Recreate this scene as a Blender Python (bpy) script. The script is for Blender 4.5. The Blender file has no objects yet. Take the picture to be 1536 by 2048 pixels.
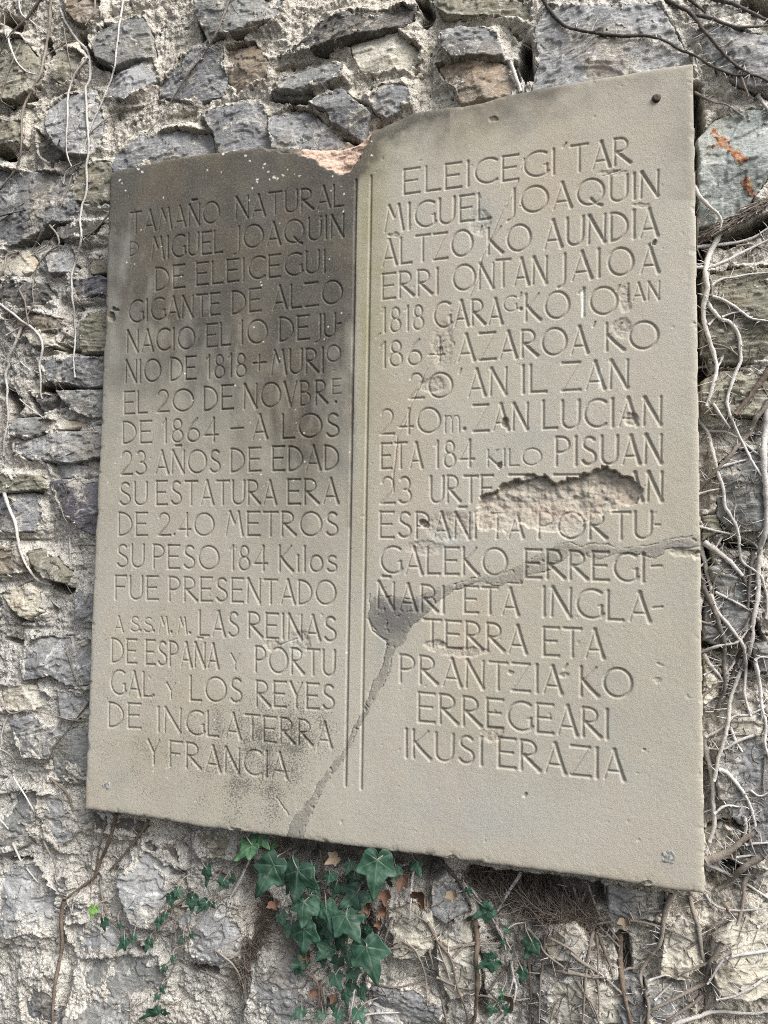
import bpy, math, random
import numpy as np
from mathutils import Matrix, Vector

random.seed(7)
SC = bpy.context.scene
COL = SC.collection

# ------------------------------------------------------------------ camera
F = 1540.0                       # focal length in photo pixels (1536 x 2048)
W0, H0 = 1536.0, 2048.0
PD = 0.95                        # camera to plaque face, metres
HF = 0.05                        # plaque face stands this far off the mean wall plane
CAM = np.array([0.0, -(PD + HF), 1.60])
ax_x = np.array([4638., -41., -1540.]); ax_x /= np.linalg.norm(ax_x)
ax_z = np.array([318., -21864., 1540.]); ax_z -= ax_x * ax_x.dot(ax_z); ax_z /= np.linalg.norm(ax_z)
ax_y = np.cross(ax_z, ax_x)
flip = np.array([1., -1., -1.])
ROT = np.array([ax_x * flip, ax_y * flip, ax_z * flip])      # world = ROT @ camera
cd = bpy.data.cameras.new('camera'); cam = bpy.data.objects.new('camera', cd); COL.objects.link(cam)
m4 = Matrix.Identity(4)
for i in range(3):
    for j in range(3):
        m4[i][j] = ROT[i][j]
    m4[i][3] = CAM[i]
cam.matrix_world = m4
cd.sensor_fit = 'VERTICAL'; cd.sensor_height = 24.0; cd.lens = F / H0 * 24.0
cd.clip_start = 0.01; cd.clip_end = 200.0
SC.camera = cam

# ------------------------------------------------------------------ light
SUN_EL, SUN_AZ = math.radians(46), math.radians(60)          # azimuth to the right of the wall's normal
sd = Vector((math.sin(SUN_AZ) * math.cos(SUN_EL), -math.cos(SUN_AZ) * math.cos(SUN_EL), math.sin(SUN_EL)))
wd = bpy.data.worlds.new('World'); SC.world = wd; wd.use_nodes = True
wn = wd.node_tree; wn.nodes.clear()
sky = wn.nodes.new('ShaderNodeTexSky'); sky.sky_type = 'NISHITA'; sky.sun_disc = False
sky.sun_elevation = SUN_EL; sky.sun_rotation = math.atan2(sd.x, sd.y)
sky.dust_density = 4.0; sky.air_density = 1.0; sky.ozone_density = 1.0
hs = wn.nodes.new('ShaderNodeHueSaturation'); hs.inputs['Saturation'].default_value = 0.35
bg = wn.nodes.new('ShaderNodeBackground'); bg.inputs['Strength'].default_value = 0.125
wo = wn.nodes.new('ShaderNodeOutputWorld')
wn.links.new(sky.outputs[0], hs.inputs['Color']); wn.links.new(hs.outputs[0], bg.inputs[0]); wn.links.new(bg.outputs[0], wo.inputs[0])
sl = bpy.data.lights.new('sun', 'SUN'); sl.energy = 2.45; sl.angle = math.radians(32); sl.color = (1.0, 0.985, 0.955)
so = bpy.data.objects.new('sun', sl); COL.objects.link(so)
so.rotation_euler = sd.to_track_quat('Z', 'Y').to_euler(); so.location = (2, -4, 6)
SC.view_settings.view_transform = 'Standard'; SC.view_settings.look = 'None'
SC.view_settings.gamma = 1.0; SC.view_settings.use_curve_mapping = False
SC.view_settings.exposure = 0.92
SC.render.engine = 'CYCLES'
SC.cycles.use_denoising = False
SC.cycles.pixel_filter_type = 'BLACKMAN_HARRIS'; SC.cycles.filter_width = 1.05
SC.cycles.max_bounces = 5; SC.cycles.diffuse_bounces = 3

# ------------------------------------------------------------------ helpers: projection, noise, shapes
def un(u, v, h):
    """photo pixel -> (x, z) on the plane standing h off the wall"""
    u = np.asarray(u, float); v = np.asarray(v, float)
    c = np.stack([(u - W0 / 2) / F, -(v - H0 / 2) / F, -np.ones_like(u)], -1)
    d = c @ ROT.T
    t = (-np.asarray(h) - CAM[1]) / d[..., 1]
    return CAM[0] + d[..., 0] * t, CAM[2] + d[..., 2] * t

def pj(x, z, h):
    """plane point -> photo pixel"""
    p = np.stack([x - CAM[0], -h - CAM[1] + 0 * x, z - CAM[2]], -1) @ ROT
    return W0 / 2 + F * p[..., 0] / -p[..., 2], H0 / 2 - F * p[..., 1] / -p[..., 2]

def up(pts, h):
    a = np.array(pts, float); x, z = un(a[:, 0], a[:, 1], h)
    return np.stack([x, z], 1)

def _h(ix, iy, s):
    n = (ix.astype(np.int64) * 374761393 + iy.astype(np.int64) * 668265263 + s * 1442695041) & 0xffffffff
    n = ((n ^ (n >> 13)) * 1274126177) & 0xffffffff
    return (n ^ (n >> 16)) & 0xffffffff

def noise(x, y, s=0):
    ix = np.floor(x); iy = np.floor(y); fx = (x - ix).astype(np.float32); fy = (y - iy).astype(np.float32)
    ix = ix.astype(np.int64); iy = iy.astype(np.int64)
    def g(a, b, dx, dy):
        t = (_h(a, b, s) & 1023).astype(np.float32) * (2 * math.pi / 1024)
        return np.cos(t) * dx + np.sin(t) * dy
    u = fx * fx * fx * (fx * (fx * 6 - 15) + 10); w = fy * fy * fy * (fy * (fy * 6 - 15) + 10)
    a = g(ix, iy, fx, fy); b = g(ix + 1, iy, fx - 1, fy); c = g(ix, iy + 1, fx, fy - 1); d = g(ix + 1, iy + 1, fx - 1, fy - 1)
    return ((a + (b - a) * u) * (1 - w) + (c + (d - c) * u) * w) * 1.4

def fbm(x, y, wl, octs=3, s=0, gain=0.5):
    r = 0; a = 1.0; t = 0
    for o in range(octs):
        r = r + a * noise(x / wl + 17.3 * o, y / wl - 9.1 * o, s + o); t += a; a *= gain; wl *= 0.5
    return r / t

def cells(x, y, wl, s=0):
    """worley F1 and F2-F1"""
    x = x / wl; y = y / wl; ix = np.floor(x).astype(np.int64); iy = np.floor(y).astype(np.int64)
    f1 = np.full(x.shape, 9.0, np.float32); f2 = f1.copy()
    for a in (-1, 0, 1):
        for b in (-1, 0, 1):
            h = _h(ix + a, iy + b, s)
            px = ix + a + (h & 255) / 255.0; py = iy + b + ((h >> 8) & 255) / 255.0
            d = np.sqrt((px - x) ** 2 + (py - y) ** 2).astype(np.float32)
            f2 = np.minimum(f2, np.maximum(d, f1)); f1 = np.minimum(f1, d)
    return f1, f2 - f1

def sst(a, b, x):
    t = np.clip((x - a) / (b - a), 0, 1); return t * t * (3 - 2 * t)

def sdf(px, py, poly):
    """signed distance, positive inside"""
    d = np.full(px.shape, 1e9); ins = np.zeros(px.shape, bool); n = len(poly)
    for i in range(n):
        ax, ay = poly[i]; bx, by = poly[(i + 1) % n]
        ex, ey = bx - ax, by - ay; wx, wy = px - ax, py - ay
        t = np.clip((wx * ex + wy * ey) / (ex * ex + ey * ey + 1e-18), 0, 1)
        d = np.minimum(d, (wx - ex * t) ** 2 + (wy - ey * t) ** 2)
        c = ((ay <= py) & (by > py)) | ((by <= py) & (ay > py))
        with np.errstate(divide='ignore', invalid='ignore'):
            xi = ax + (py - ay) / (by - ay if by != ay else 1e-12) * ex
        ins ^= c & (px < xi)
    d = np.sqrt(d); return np.where(ins, d, -d)

def dline(px, py, pts):
    d = np.full(px.shape, 1e9)
    for (ax, ay), (bx, by) in zip(pts[:-1], pts[1:]):
        ex, ey = bx - ax, by - ay; wx, wy = px - ax, py - ay
        t = np.clip((wx * ex + wy * ey) / (ex * ex + ey * ey + 1e-18), 0, 1)
        d = np.minimum(d, (wx - ex * t) ** 2 + (wy - ey * t) ** 2)
    return np.sqrt(d)

def link(name, me, mat=None, parent=None):
    o = bpy.data.objects.new(name, me); COL.objects.link(o)
    if mat is not None: me.materials.append(mat)
    if parent is not None: o.parent = parent
    return o

def mesh_np(name, V, Q, attrs=None, smooth=True):
    """V (n,3), Q (m,4) or (m,3); attrs {name: per-vertex float}"""
    me = bpy.data.meshes.new(name); V = np.asarray(V, np.float32); Q = np.asarray(Q, np.int32); k = Q.shape[1]
    me.vertices.add(len(V)); me.vertices.foreach_set('co', V.ravel())
    me.loops.add(Q.size); me.loops.foreach_set('vertex_index', Q.ravel())
    me.polygons.add(len(Q)); me.polygons.foreach_set('loop_start', np.arange(0, Q.size, k, dtype=np.int32))
    try: me.polygons.foreach_set('loop_total', np.full(len(Q), k, np.int32))
    except Exception: pass
    me.polygons.foreach_set('use_smooth', np.full(len(Q), smooth, bool))
    for a, val in (attrs or {}).items():
        at = me.attributes.new(a, 'FLOAT', 'POINT'); at.data.foreach_set('value', np.asarray(val, np.float32))
    me.update(calc_edges=True); me.validate()
    return me

def grid_mesh(name, X, Z, Hh, keep, attrs=None):
    """height field on a grid (rows z, columns x); keep = face mask"""
    nz, nx = X.shape; idx = np.arange(nz * nx).reshape(nz, nx)
    q = np.stack([idx[:-1, :-1], idx[:-1, 1:], idx[1:, 1:], idx[1:, :-1]], -1)[keep]
    used = np.zeros(nz * nx, bool); used[q.ravel()] = True
    mp = np.cumsum(used) - 1
    V = np.stack([X.ravel(), -Hh.ravel(), Z.ravel()], 1)[used]
    at = {k: v.ravel()[used] for k, v in (attrs or {}).items()}
    return mesh_np(name, V, mp[q], at)

def empty(name, loc, label, cat, group=None):
    o = bpy.data.objects.new(name, None); COL.objects.link(o); o.location = loc; o.empty_display_size = 0.05
    o['label'] = label; o['category'] = cat
    if group: o['group'] = group
    return o

def keep_world(ch, par):
    ch.parent = par; ch.matrix_parent_inverse = Matrix.Translation(par.location).inverted()

# ------------------------------------------------------------------ helpers: node materials
class NT:
    def __init__(s, name):
        s.m = bpy.data.materials.new(name); s.m.use_nodes = True; s.t = s.m.node_tree; s.t.nodes.clear()
        s.out = s.t.nodes.new('ShaderNodeOutputMaterial'); s.b = s.t.nodes.new('ShaderNodeBsdfPrincipled')
        s.t.links.new(s.b.outputs[0], s.out.inputs[0])
        s.b.inputs['Roughness'].default_value = 0.9
        try: s.b.inputs['Specular IOR Level'].default_value = 0.2
        except Exception: pass
        s.tc = s.t.nodes.new('ShaderNodeTexCoord')
    def put(s, sock, v):
        if isinstance(v, bpy.types.NodeSocket): s.t.links.new(v, sock)
        elif isinstance(v, tuple) and len(v) == 3: sock.default_value = (*v, 1)
        else: sock.default_value = v
    def noise(s, scale, detail=4, rough=0.55, vec=None, dist=0.0):
        n = s.t.nodes.new('ShaderNodeTexNoise'); n.inputs['Scale'].default_value = scale
        n.inputs['Detail'].default_value = detail; n.inputs['Roughness'].default_value = rough; n.inputs['Distortion'].default_value = dist
        s.t.links.new(vec or s.tc.outputs['Object'], n.inputs['Vector']); return n.outputs[0]
    def vor(s, scale, feature='F1', out=0, vec=None):
        n = s.t.nodes.new('ShaderNodeTexVoronoi'); n.feature = feature; n.inputs['Scale'].default_value = scale
        s.t.links.new(vec or s.tc.outputs['Object'], n.inputs['Vector']); return n.outputs[out]
    def scale(s, x, y, z, off=None):
        n = s.t.nodes.new('ShaderNodeMapping'); n.inputs['Scale'].default_value = (x, y, z)
        s.t.links.new(s.tc.outputs['Object'], n.inputs['Vector'])
        if off: n.inputs['Rotation'].default_value = off
        return n.outputs[0]
    def ramp(s, f, a, b, lo=0.0, hi=1.0):
        n = s.t.nodes.new('ShaderNodeMapRange'); n.interpolation_type = 'SMOOTHSTEP'
        s.put(n.inputs[0], f)
        for i, v in zip((1, 2, 3, 4), (a, b, lo, hi)): n.inputs[i].default_value = v
        return n.outputs[0]
    def mix(s, f, a, b, mode='MIX'):
        n = s.t.nodes.new('ShaderNodeMix'); n.data_type = 'RGBA'; n.blend_type = mode
        s.put(n.inputs[0], f); s.put(n.inputs[6], a); s.put(n.inputs[7], b); return n.outputs[2]
    def math(s, op, a, b=0.0):
        n = s.t.nodes.new('ShaderNodeMath'); n.operation = op; s.put(n.inputs[0], a); s.put(n.inputs[1], b); return n.outputs[0]
    def attr(s, name):
        n = s.t.nodes.new('ShaderNodeAttribute'); n.attribute_name = name; return n.outputs['Fac']
    def rnd(s):
        return s.t.nodes.new('ShaderNodeObjectInfo').outputs['Random']
    def bump(s, hgt, dist, strength=1.0, prev=None):
        n = s.t.nodes.new('ShaderNodeBump'); n.inputs['Strength'].default_value = strength; n.inputs['Distance'].default_value = dist
        s.put(n.inputs['Height'], hgt)
        if prev is not None: s.t.links.new(prev, n.inputs['Normal'])
        return n.outputs[0]
    def done(s, col, nrm=None, rough=None):
        s.put(s.b.inputs['Base Color'], col)
        if nrm is not None: s.t.links.new(nrm, s.b.inputs['Normal'])
        if rough is not None: s.put(s.b.inputs['Roughness'], rough)
        return s.m

def mat_mortar(name):
    n = NT(name)
    a = n.noise(7, 5); c = n.mix(n.ramp(a, .35, .68), (.56, .53, .47), (.42, .41, .385))
    c = n.mix(n.attr('cream'), c, (.57, .515, .42))
    c = n.mix(n.ramp(n.noise(13, 6, .65), .52, .70, 0, .75), c, (.24, .205, .16))         # dirt
    c = n.mix(n.ramp(n.noise(34, 6, .7), .50, .66, 0, .6), c, (.68, .65, .59))           # lime
    c = n.mix(n.ramp(n.noise(330, 3, .7), .50, .66, 0, .7), c, (.12, .10, .085))        # sand grains
    c = n.mix(n.ramp(n.noise(420, 2, .7), .54, .66, 0, .8), c, (.78, .75, .69))
    c = n.mix(n.ramp(n.noise(90, 4, .7), .56, .68, 0, .6), c, (.20, .175, .14))
    c = n.mix(n.attr('hollow_dark'), c, (.075, .06, .045))  # dark brown inside the hollows
    b = n.bump(n.noise(260, 5, .7), .0035, .9)
    b = n.bump(n.vor(420), .0018, .6, b)
    return n.done(c, b)

def mat_stone(name, c1, c2, white=.5, veins=.5, rust=0.0, ang=0.5, smear=.5):
    n = NT(name)
    st = n.scale(1, 1, 5, (0, ang, 0))
    c = n.mix(n.ramp(n.noise(10, 5, .6), .38, .62), c1, c2)
    c = n.mix(n.ramp(n.noise(26, 7, .7, st), .50, .78, 0, .35), c, tuple(v * .65 for v in c2))
    r = n.rnd(); c = n.mix(n.ramp(r, 0, 1, 0, .45), c, tuple(min(1, v * 1.5) for v in c1))
    c = n.mix(n.ramp(n.noise(8, 4, .6), .52, .68, 0, .5), c, (c1[0] * 1.15, c1[1] * .95, c1[2] * .72))     # brownish clouding
    if rust:
        c = n.mix(n.ramp(n.noise(14, 5, .6), .55, .64, 0, rust), c, (.25, .14, .07))
    w = n.ramp(n.noise(26, 9, .78, None, .8), .50, .66, 0, white)                         # lime bloom left on the face
    c = n.mix(w, c, (.64, .635, .61))
    ve = n.vor(19, 'DISTANCE_TO_EDGE', 0, n.scale(1, 1, 2.2, (0, ang + .5, 0)))
    ve2 = n.math('MULTIPLY', n.ramp(ve, .0, .035, 1, 0), n.ramp(n.noise(11, 4), .50, .60, 0, veins))
    c = n.mix(ve2, c, (.60, .59, .56))
    scr = n.ramp(n.noise(70, 6, .75, n.scale(1, 1, 9, (0, ang + .25, 0))), .58, .70, 0, .6)   # scratches
    c = n.mix(scr, c, (.55, .55, .53))
    sm = n.ramp(n.noise(24, 8, .74), .55, .60, 0, smear)                                 # crumbs of mortar left on it
    c = n.mix(sm, c, (.60, .555, .47))
    c = n.mix(n.ramp(n.noise(330, 3, .7), .54, .70, 0, .5), c, (.07, .07, .068))
    c = n.mix(n.ramp(n.noise(300, 3, .75), .57, .72, 0, .55), c, (.62, .61, .58))
    b = n.bump(n.noise(60, 8, .65, st), .003, .6)
    b = n.bump(n.noise(330, 4, .65), .0014, .8, b)
    b = n.bump(sm, .0025, .7, b)
    return n.done(c, b, .8)

def mat_slab(name):
    n = NT(name)
    c = n.mix(n.ramp(n.noise(4.5, 4), .35, .65), (.398, .373, .304), (.418, .394, .334))
    c = n.mix(n.ramp(n.noise(11, 5, .6), .48, .72, 0, .55), c, (.345, .325, .285))
    c = n.mix(n.ramp(n.noise(7, 4, .6, n.scale(1, 1, .4)), .50, .70, 0, .45), c, (.41, .335, .262))     # warm clouds
    c = n.mix(n.ramp(n.noise(5.3, 5, .65), .52, .70, 0, .5), c, (.335, .325, .26))
    c = n.mix(n.attr('green'), c, (.27, .25, .15))
    c = n.mix(n.attr('pink'), c, n.mix(n.ramp(n.noise(40, 5, .7), .4, .62), (.40, .33, .268), (.33, .30, .255)))
    c = n.mix(n.attr('raw'), c, (.53, .38, .30))
    c = n.mix(n.attr('cool'), c, (.33, .335, .325))
    st = n.attr('stain')
    # black lichen specks
    sp = n.math('ADD', n.noise(420, 4, .7), n.math('MULTIPLY', n.attr('speck'), .26))
    c = n.mix(n.ramp(sp, .71, .82, 0, .75), c, (.06, .055, .05))
    c = n.mix(n.ramp(n.noise(560, 3, .75), .52, .72, 0, .40), c, (.17, .14, .11))
    c = n.mix(n.ramp(n.noise(610, 3, .75), .56, .74, 0, .42), c, (.62, .57, .47))
    c = n.mix(n.math('MULTIPLY', st, n.ramp(n.noise(30, 6, .65), .2, .75, .86, 1.0)), c, n.mix(n.ramp(n.noise(12, 4, .6), .4, .6), (.052, .048, .042), (.074, .062, .047)))
    c = n.mix(n.math('MULTIPLY', st, n.ramp(n.noise(380, 4, .75), .50, .68, 0, .55)), c, (.27, .25, .205))
    c = n.mix(n.ramp(n.noise(3.2, 5, .65, n.scale(1, 1, .22)), .50, .72, 0, .28), c, (.27, .25, .205))     # rain runs
    c = n.mix(n.math('MULTIPLY', n.attr('white'), n.ramp(n.noise(500, 3, .7), .30, .55, .45, 1)), c, (.62, .62, .58))
    b = n.bump(n.noise(700, 4, .7), .0007, .8)
    b = n.bump(n.noise(190, 5, .7), .0009, .4, b)
    return n.done(c, b, .88)

def mat_cement(name):
    n = NT(name)
    c = n.mix(n.ramp(n.noise(14, 5), .35, .65), (.235, .220, .190), (.275, .258, .225))
    c = n.mix(n.ramp(n.noise(5, 4, .6, n.scale(1, 1, 1)), .45, .62, 0, .7), c, (.31, .29, .235))
    c = n.mix(n.ramp(n.noise(30, 6, .7, n.scale(1, 1, 3)), .5, .7, 0, .5), c, (.36, .345, .315))
    c = n.mix(n.attr('cool'), c, (.16, .15, .142))
    c = n.mix(n.ramp(n.noise(300, 3, .7), .62, .70, 0, .8), c, (.5, .48, .44))
    c = n.mix(n.ramp(n.noise(350, 3, .7), .55, .72, 0, .5), c, (.08, .075, .07))
    c = n.mix(n.math('MULTIPLY', n.attr('stain'), .8), c, (.07, .062, .052))
    b = n.bump(n.noise(300, 5, .7), .0013, .8)
    return n.done(c, b, .9)

def mat_bark(name, c1, c2, c3):
    n = NT(name)
    c = n.mix(n.ramp(n.noise(22, 5, .6), .38, .62), c1, c2)
    c = n.mix(n.ramp(n.noise(140, 5, .7), .52, .70, 0, .7), c, c3)
    c = n.mix(n.ramp(n.rnd(), 0, 1, 0, .35), c, c3)
    b = n.bump(n.noise(420, 4, .7), .0015, .8)
    return n.done(c, b, .85)

def mat_leaf(name, c1, c2, vein, dead=False):
    n = NT(name); c3_ = tuple(v * .7 for v in c2)
    c = n.mix(n.ramp(n.noise(45, 4), .35, .65), c1, c2)
    c = n.mix(n.ramp(n.rnd(), 0, 1, 0, .5), c, tuple(v * (1.35 if dead else .6) for v in c1))
    c = n.mix(n.ramp(n.noise(24, 4, .6), .5, .7, 0, .6), c, tuple(v * 1.7 for v in c1) if not dead else c3_)
    c = n.mix(n.math('MULTIPLY', n.attr('vein'), .85), c, vein)
    c = n.mix(n.ramp(n.noise(60, 5, .7), .60, .70, 0, .5), c, (.15, .15, .12) if not dead else (.07, .045, .03))      # dust, spots
    c = n.mix(n.ramp(n.noise(300, 3, .7), .66, .74, 0, .5), c, (.32, .33, .28))
    b = n.bump(n.noise(130, 4), .002, .4)
    n.b.inputs['Specular IOR Level'].default_value = .35 if not dead else .15
    return n.done(c, b, .5 if not dead else .8)

M = dict(
    mortar=mat_mortar('lime_mortar'), slab=mat_slab('sandstone'), cement=mat_cement('grey_cement'),
    slate=mat_stone('blue_grey_slate', (.195, .197, .20), (.135, .136, .139), .55, .5, 0, .4),
    grey=mat_stone('grey_limestone', (.205, .207, .198), (.145, .147, .142), .5, .5, 0, .9),
    olive=mat_stone('olive_stone', (.235, .22, .165), (.165, .158, .122), .25, .3, .1, .3),
    dark=mat_stone('dark_stone', (.095, .088, .078), (.065, .062, .058), .2, .2, 0, .4, .3),
    brown=mat_stone('brown_stone', (.23, .19, .145), (.155, .135, .11), .35, .3, .3, .6),
    purple=mat_stone('purple_slate', (.165, .155, .172), (.12, .115, .128), .35, .6, 0, .8),
    pale=mat_stone('cream_stone', (.47, .44, .365), (.38, .36, .305), .6, .2, .1, .3),
    white=mat_stone('lime_washed_stone', (.29, .292, .292), (.205, .207, .21), .85, .6, 0, .7),
    rusty=mat_stone('rust_stained_stone', (.26, .28, .265), (.19, .21, .20), .7, .6, .0, .9),
    bark_pale=mat_bark('pale_bark', (.64, .62, .595), (.50, .475, .445), (.24, .215, .19)),
    bark_brown=mat_bark('brown_bark', (.165, .125, .095), (.115, .088, .068), (.28, .24, .20)),
    bark_dark=mat_bark('dark_bark', (.075, .062, .052), (.05, .042, .037), (.22, .20, .18)),
    bark_mid=mat_bark('grey_brown_bark', (.30, .265, .23), (.22, .19, .16), (.13, .11, .09)),
    leaf=mat_leaf('ivy_green', (.026, .068, .042), (.018, .050, .032), (.080, .130, .088)),
    leaf_light=mat_leaf('ivy_light_green', (.045, .105, .048), (.032, .080, .038), (.12, .20, .11)),
    leaf_new=mat_leaf('ivy_new_leaf', (.11, .24, .045), (.09, .19, .04), (.25, .38, .14)),
    leaf_dead=mat_leaf('dead_leaf_brown', (.125, .070, .046), (.085, .052, .038), (.16, .10, .07), True),
    leaf_tan=mat_leaf('dead_leaf_tan', (.17, .135, .095), (.13, .10, .07), (.2, .17, .13), True),
)
n_ = NT('rusty_iron'); M['iron'] = n_.done(n_.mix(n_.ramp(n_.noise(200, 4), .4, .6), (.06, .045, .042), (.11, .075, .06)), n_.bump(n_.noise(400, 3), .001, .6), .7)
n_ = NT('rust_crust'); M['rust'] = n_.done(n_.mix(n_.ramp(n_.noise(150, 4), .4, .6), (.26, .095, .045), (.33, .20, .12)), n_.bump(n_.noise(300, 4), .002, .8), .9)
# ------------------------------------------------------------------ the carved book
def arc(cx, cy, rx, ry, a0, a1, n=14):
    return [(cx + rx * math.cos(math.radians(a0 + (a1 - a0) * i / n)), cy + ry * math.sin(math.radians(a0 + (a1 - a0) * i / n))) for i in range(n + 1)]
S_ = arc(.27, .76, .21, .22, 35, 215, 10) + [(.27, .52)] + arc(.25, .26, .25, .25, 70, -150, 12)
G = {  # width, [(weight, points)]
 'A': (.62, [(.7, [(0, 0), (.31, 1)]), (1.25, [(.31, 1), (.62, 0)]), (.9, [(.13, .27), (.50, .27)])]),
 'B': (.46, [(1, [(0, 0), (0, 1)]), (.9, [(0, 1)] + arc(.18, .77, .21, .23, 90, -90, 8) + [(0, .54)]), (.9, [(0, .54)] + arc(.2, .27, .26, .27, 90, -90, 8) + [(0, 0)])]),
 'C': (.72, [(1, arc(.45, .5, .45, .5, 52, 308, 22))]),
 'D': (.60, [(1, [(0, 0), (0, 1)]), (1, [(0, 1)] + arc(.08, .5, .52, .5, 90, -90, 16) + [(0, 0)])]),
 'E': (.52, [(1, [(0, 0), (0, 1)]), (1, [(0, 1), (.52, 1)]), (.9, [(0, .52), (.44, .52)]), (1.05, [(0, 0), (.52, 0)])]),
 'F': (.50, [(1, [(0, 0), (0, 1)]), (1, [(0, 1), (.50, 1)]), (.9, [(0, .52), (.40, .52)])]),
 'G': (.76, [(1, arc(.47, .5, .47, .5, 55, 318, 22)), (1.1, [(.76, .10), (.76, .44)]), (.6, [(.66, .44), (.80, .44)])]),
 'I': (.06, [(1.1, [(.03, 0), (.03, 1)])]),
 'J': (.24, [(1, [(.22, 1), (.22, .08), (.19, -.08), (.11, -.18), (0, -.22)])]),
 'K': (.56, [(1, [(0, 0), (0, 1)]), (.8, [(.50, 1), (.30, .76), (.06, .50)]), (1.3, [(.06, .54), (.30, .26), (.56, 0)])]),
 'L': (.46, [(1, [(0, 0), (0, 1)]), (1.05, [(0, 0), (.46, 0)])]),
 'M': (.72, [(.7, [(0, 0), (.17, 1)]), (1.15, [(.17, 1), (.37, .52)]), (.7, [(.37, .52), (.55, 1)]), (1.15, [(.55, 1), (.72, 0)])]),
 'N': (.60, [(.9, [(0, 0), (.03, 1)]), (1.3, [(.03, 1), (.58, 0)]), (.9, [(.58, 0), (.60, 1)])]),
 'O': (.92, [(1, arc(.46, .5, .46, .5, 0, 360, 30))]),
 'P': (.48, [(1, [(0, 0), (0, 1)]), (.95, [(0, 1)] + arc(.18, .73, .30, .27, 90, -90, 10) + [(.02, .46)])]),
 'Q': (.96, [(1, arc(.46, .5, .46, .5, 0, 360, 30)), (1.2, [(.48, .22), (.66, .02), (.84, -.08)])]),
 'R': (.58, [(1, [(0, 0), (0, 1)]), (.95, [(0, 1)] + arc(.20, .75, .27, .25, 90, -90, 10) + [(.06, .50)]), (1.3, [(.10, .48), (.58, .02)])]),
 'S': (.52, [(1.05, S_)]),
 'T': (.60, [(1, [(.30, 0), (.30, 1)]), (1.05, [(0, 1), (.60, 1)])]),
 'U': (.58, [(1, [(0, 1), (0, .28)] + arc(.28, .28, .28, .28, 180, 360, 12) + [(.57, .3), (.58, 1)])]),
 'V': (.58, [(1.2, [(0, 1), (.29, 0)]), (.8, [(.29, 0), (.58, 1)])]),
 'Y': (.52, [(1.15, [(0, 1), (.26, .48)]), (.8, [(.52, 1), (.26, .48)]), (1, [(.26, .48), (.26, 0)])]),
 'Z': (.60, [(1.05, [(0, 1), (.58, 1)]), (.65, [(.58, 1), (0, 0)]), (1.05, [(0, 0), (.60, 0)])]),
 '1': (.16, [(1, [(.12, 0), (.12, 1)]), (.8, [(.12, 1), (0, .84)])]),
 '2': (.52, [(.95, arc(.25, .74, .23, .26, 165, -20, 12) + [(.36, .42), (0, 0)]), (1.1, [(0, 0), (.52, 0)])]),
 '3': (.46, [(1, arc(.21, .75, .20, .25, 140, -70, 10) + [(.2, .52)] + arc(.20, .27, .26, .27, 70, -140, 12))]),
 '4': (.56, [(1.1, [(.40, 0), (.40, 1)]), (.75, [(.40, 1), (0, .27)]), (1, [(0, .27), (.56, .27)])]),
 '6': (.50, [(1, [(.42, 1), (.22, .78), (.06, .5)] + arc(.25, .28, .25, .28, 160, 520, 20))]),
 '8': (.44, [(.9, arc(.22, .77, .17, .23, 0, 360, 18)), (.95, arc(.22, .27, .22, .27, 0, 360, 20))]),
 'i': (.06, [(1, [(.03, 0), (.03, .62)])]), 'l': (.06, [(1, [(.03, 0), (.03, .98)])]),
 'o': (.52, [(.95, arc(.26, .31, .26, .32, 0, 360, 20))]),
 's': (.42, [(.95, [(x * .8, y * .64) for x, y in S_])]),
 'm': (.80, [(1, [(.02, 0), (.02, 1)]), (.9, [(.02, .75), (.12, .98), (.3, .98), (.38, .8), (.38, 0)]), (.9, [(.38, .75), (.5, .98), (.68, .98), (.76, .8), (.76, 0)])]),
}
G['Ñ'] = (.60, G['N'][1] + [(1.2, [(.18, 1.22), (.44, 1.22)])])
G['0'] = G['O']
G['Ð'] = (.60, G['D'][1] + [(.8, [(0, .5), (.3, .5)])])
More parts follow.
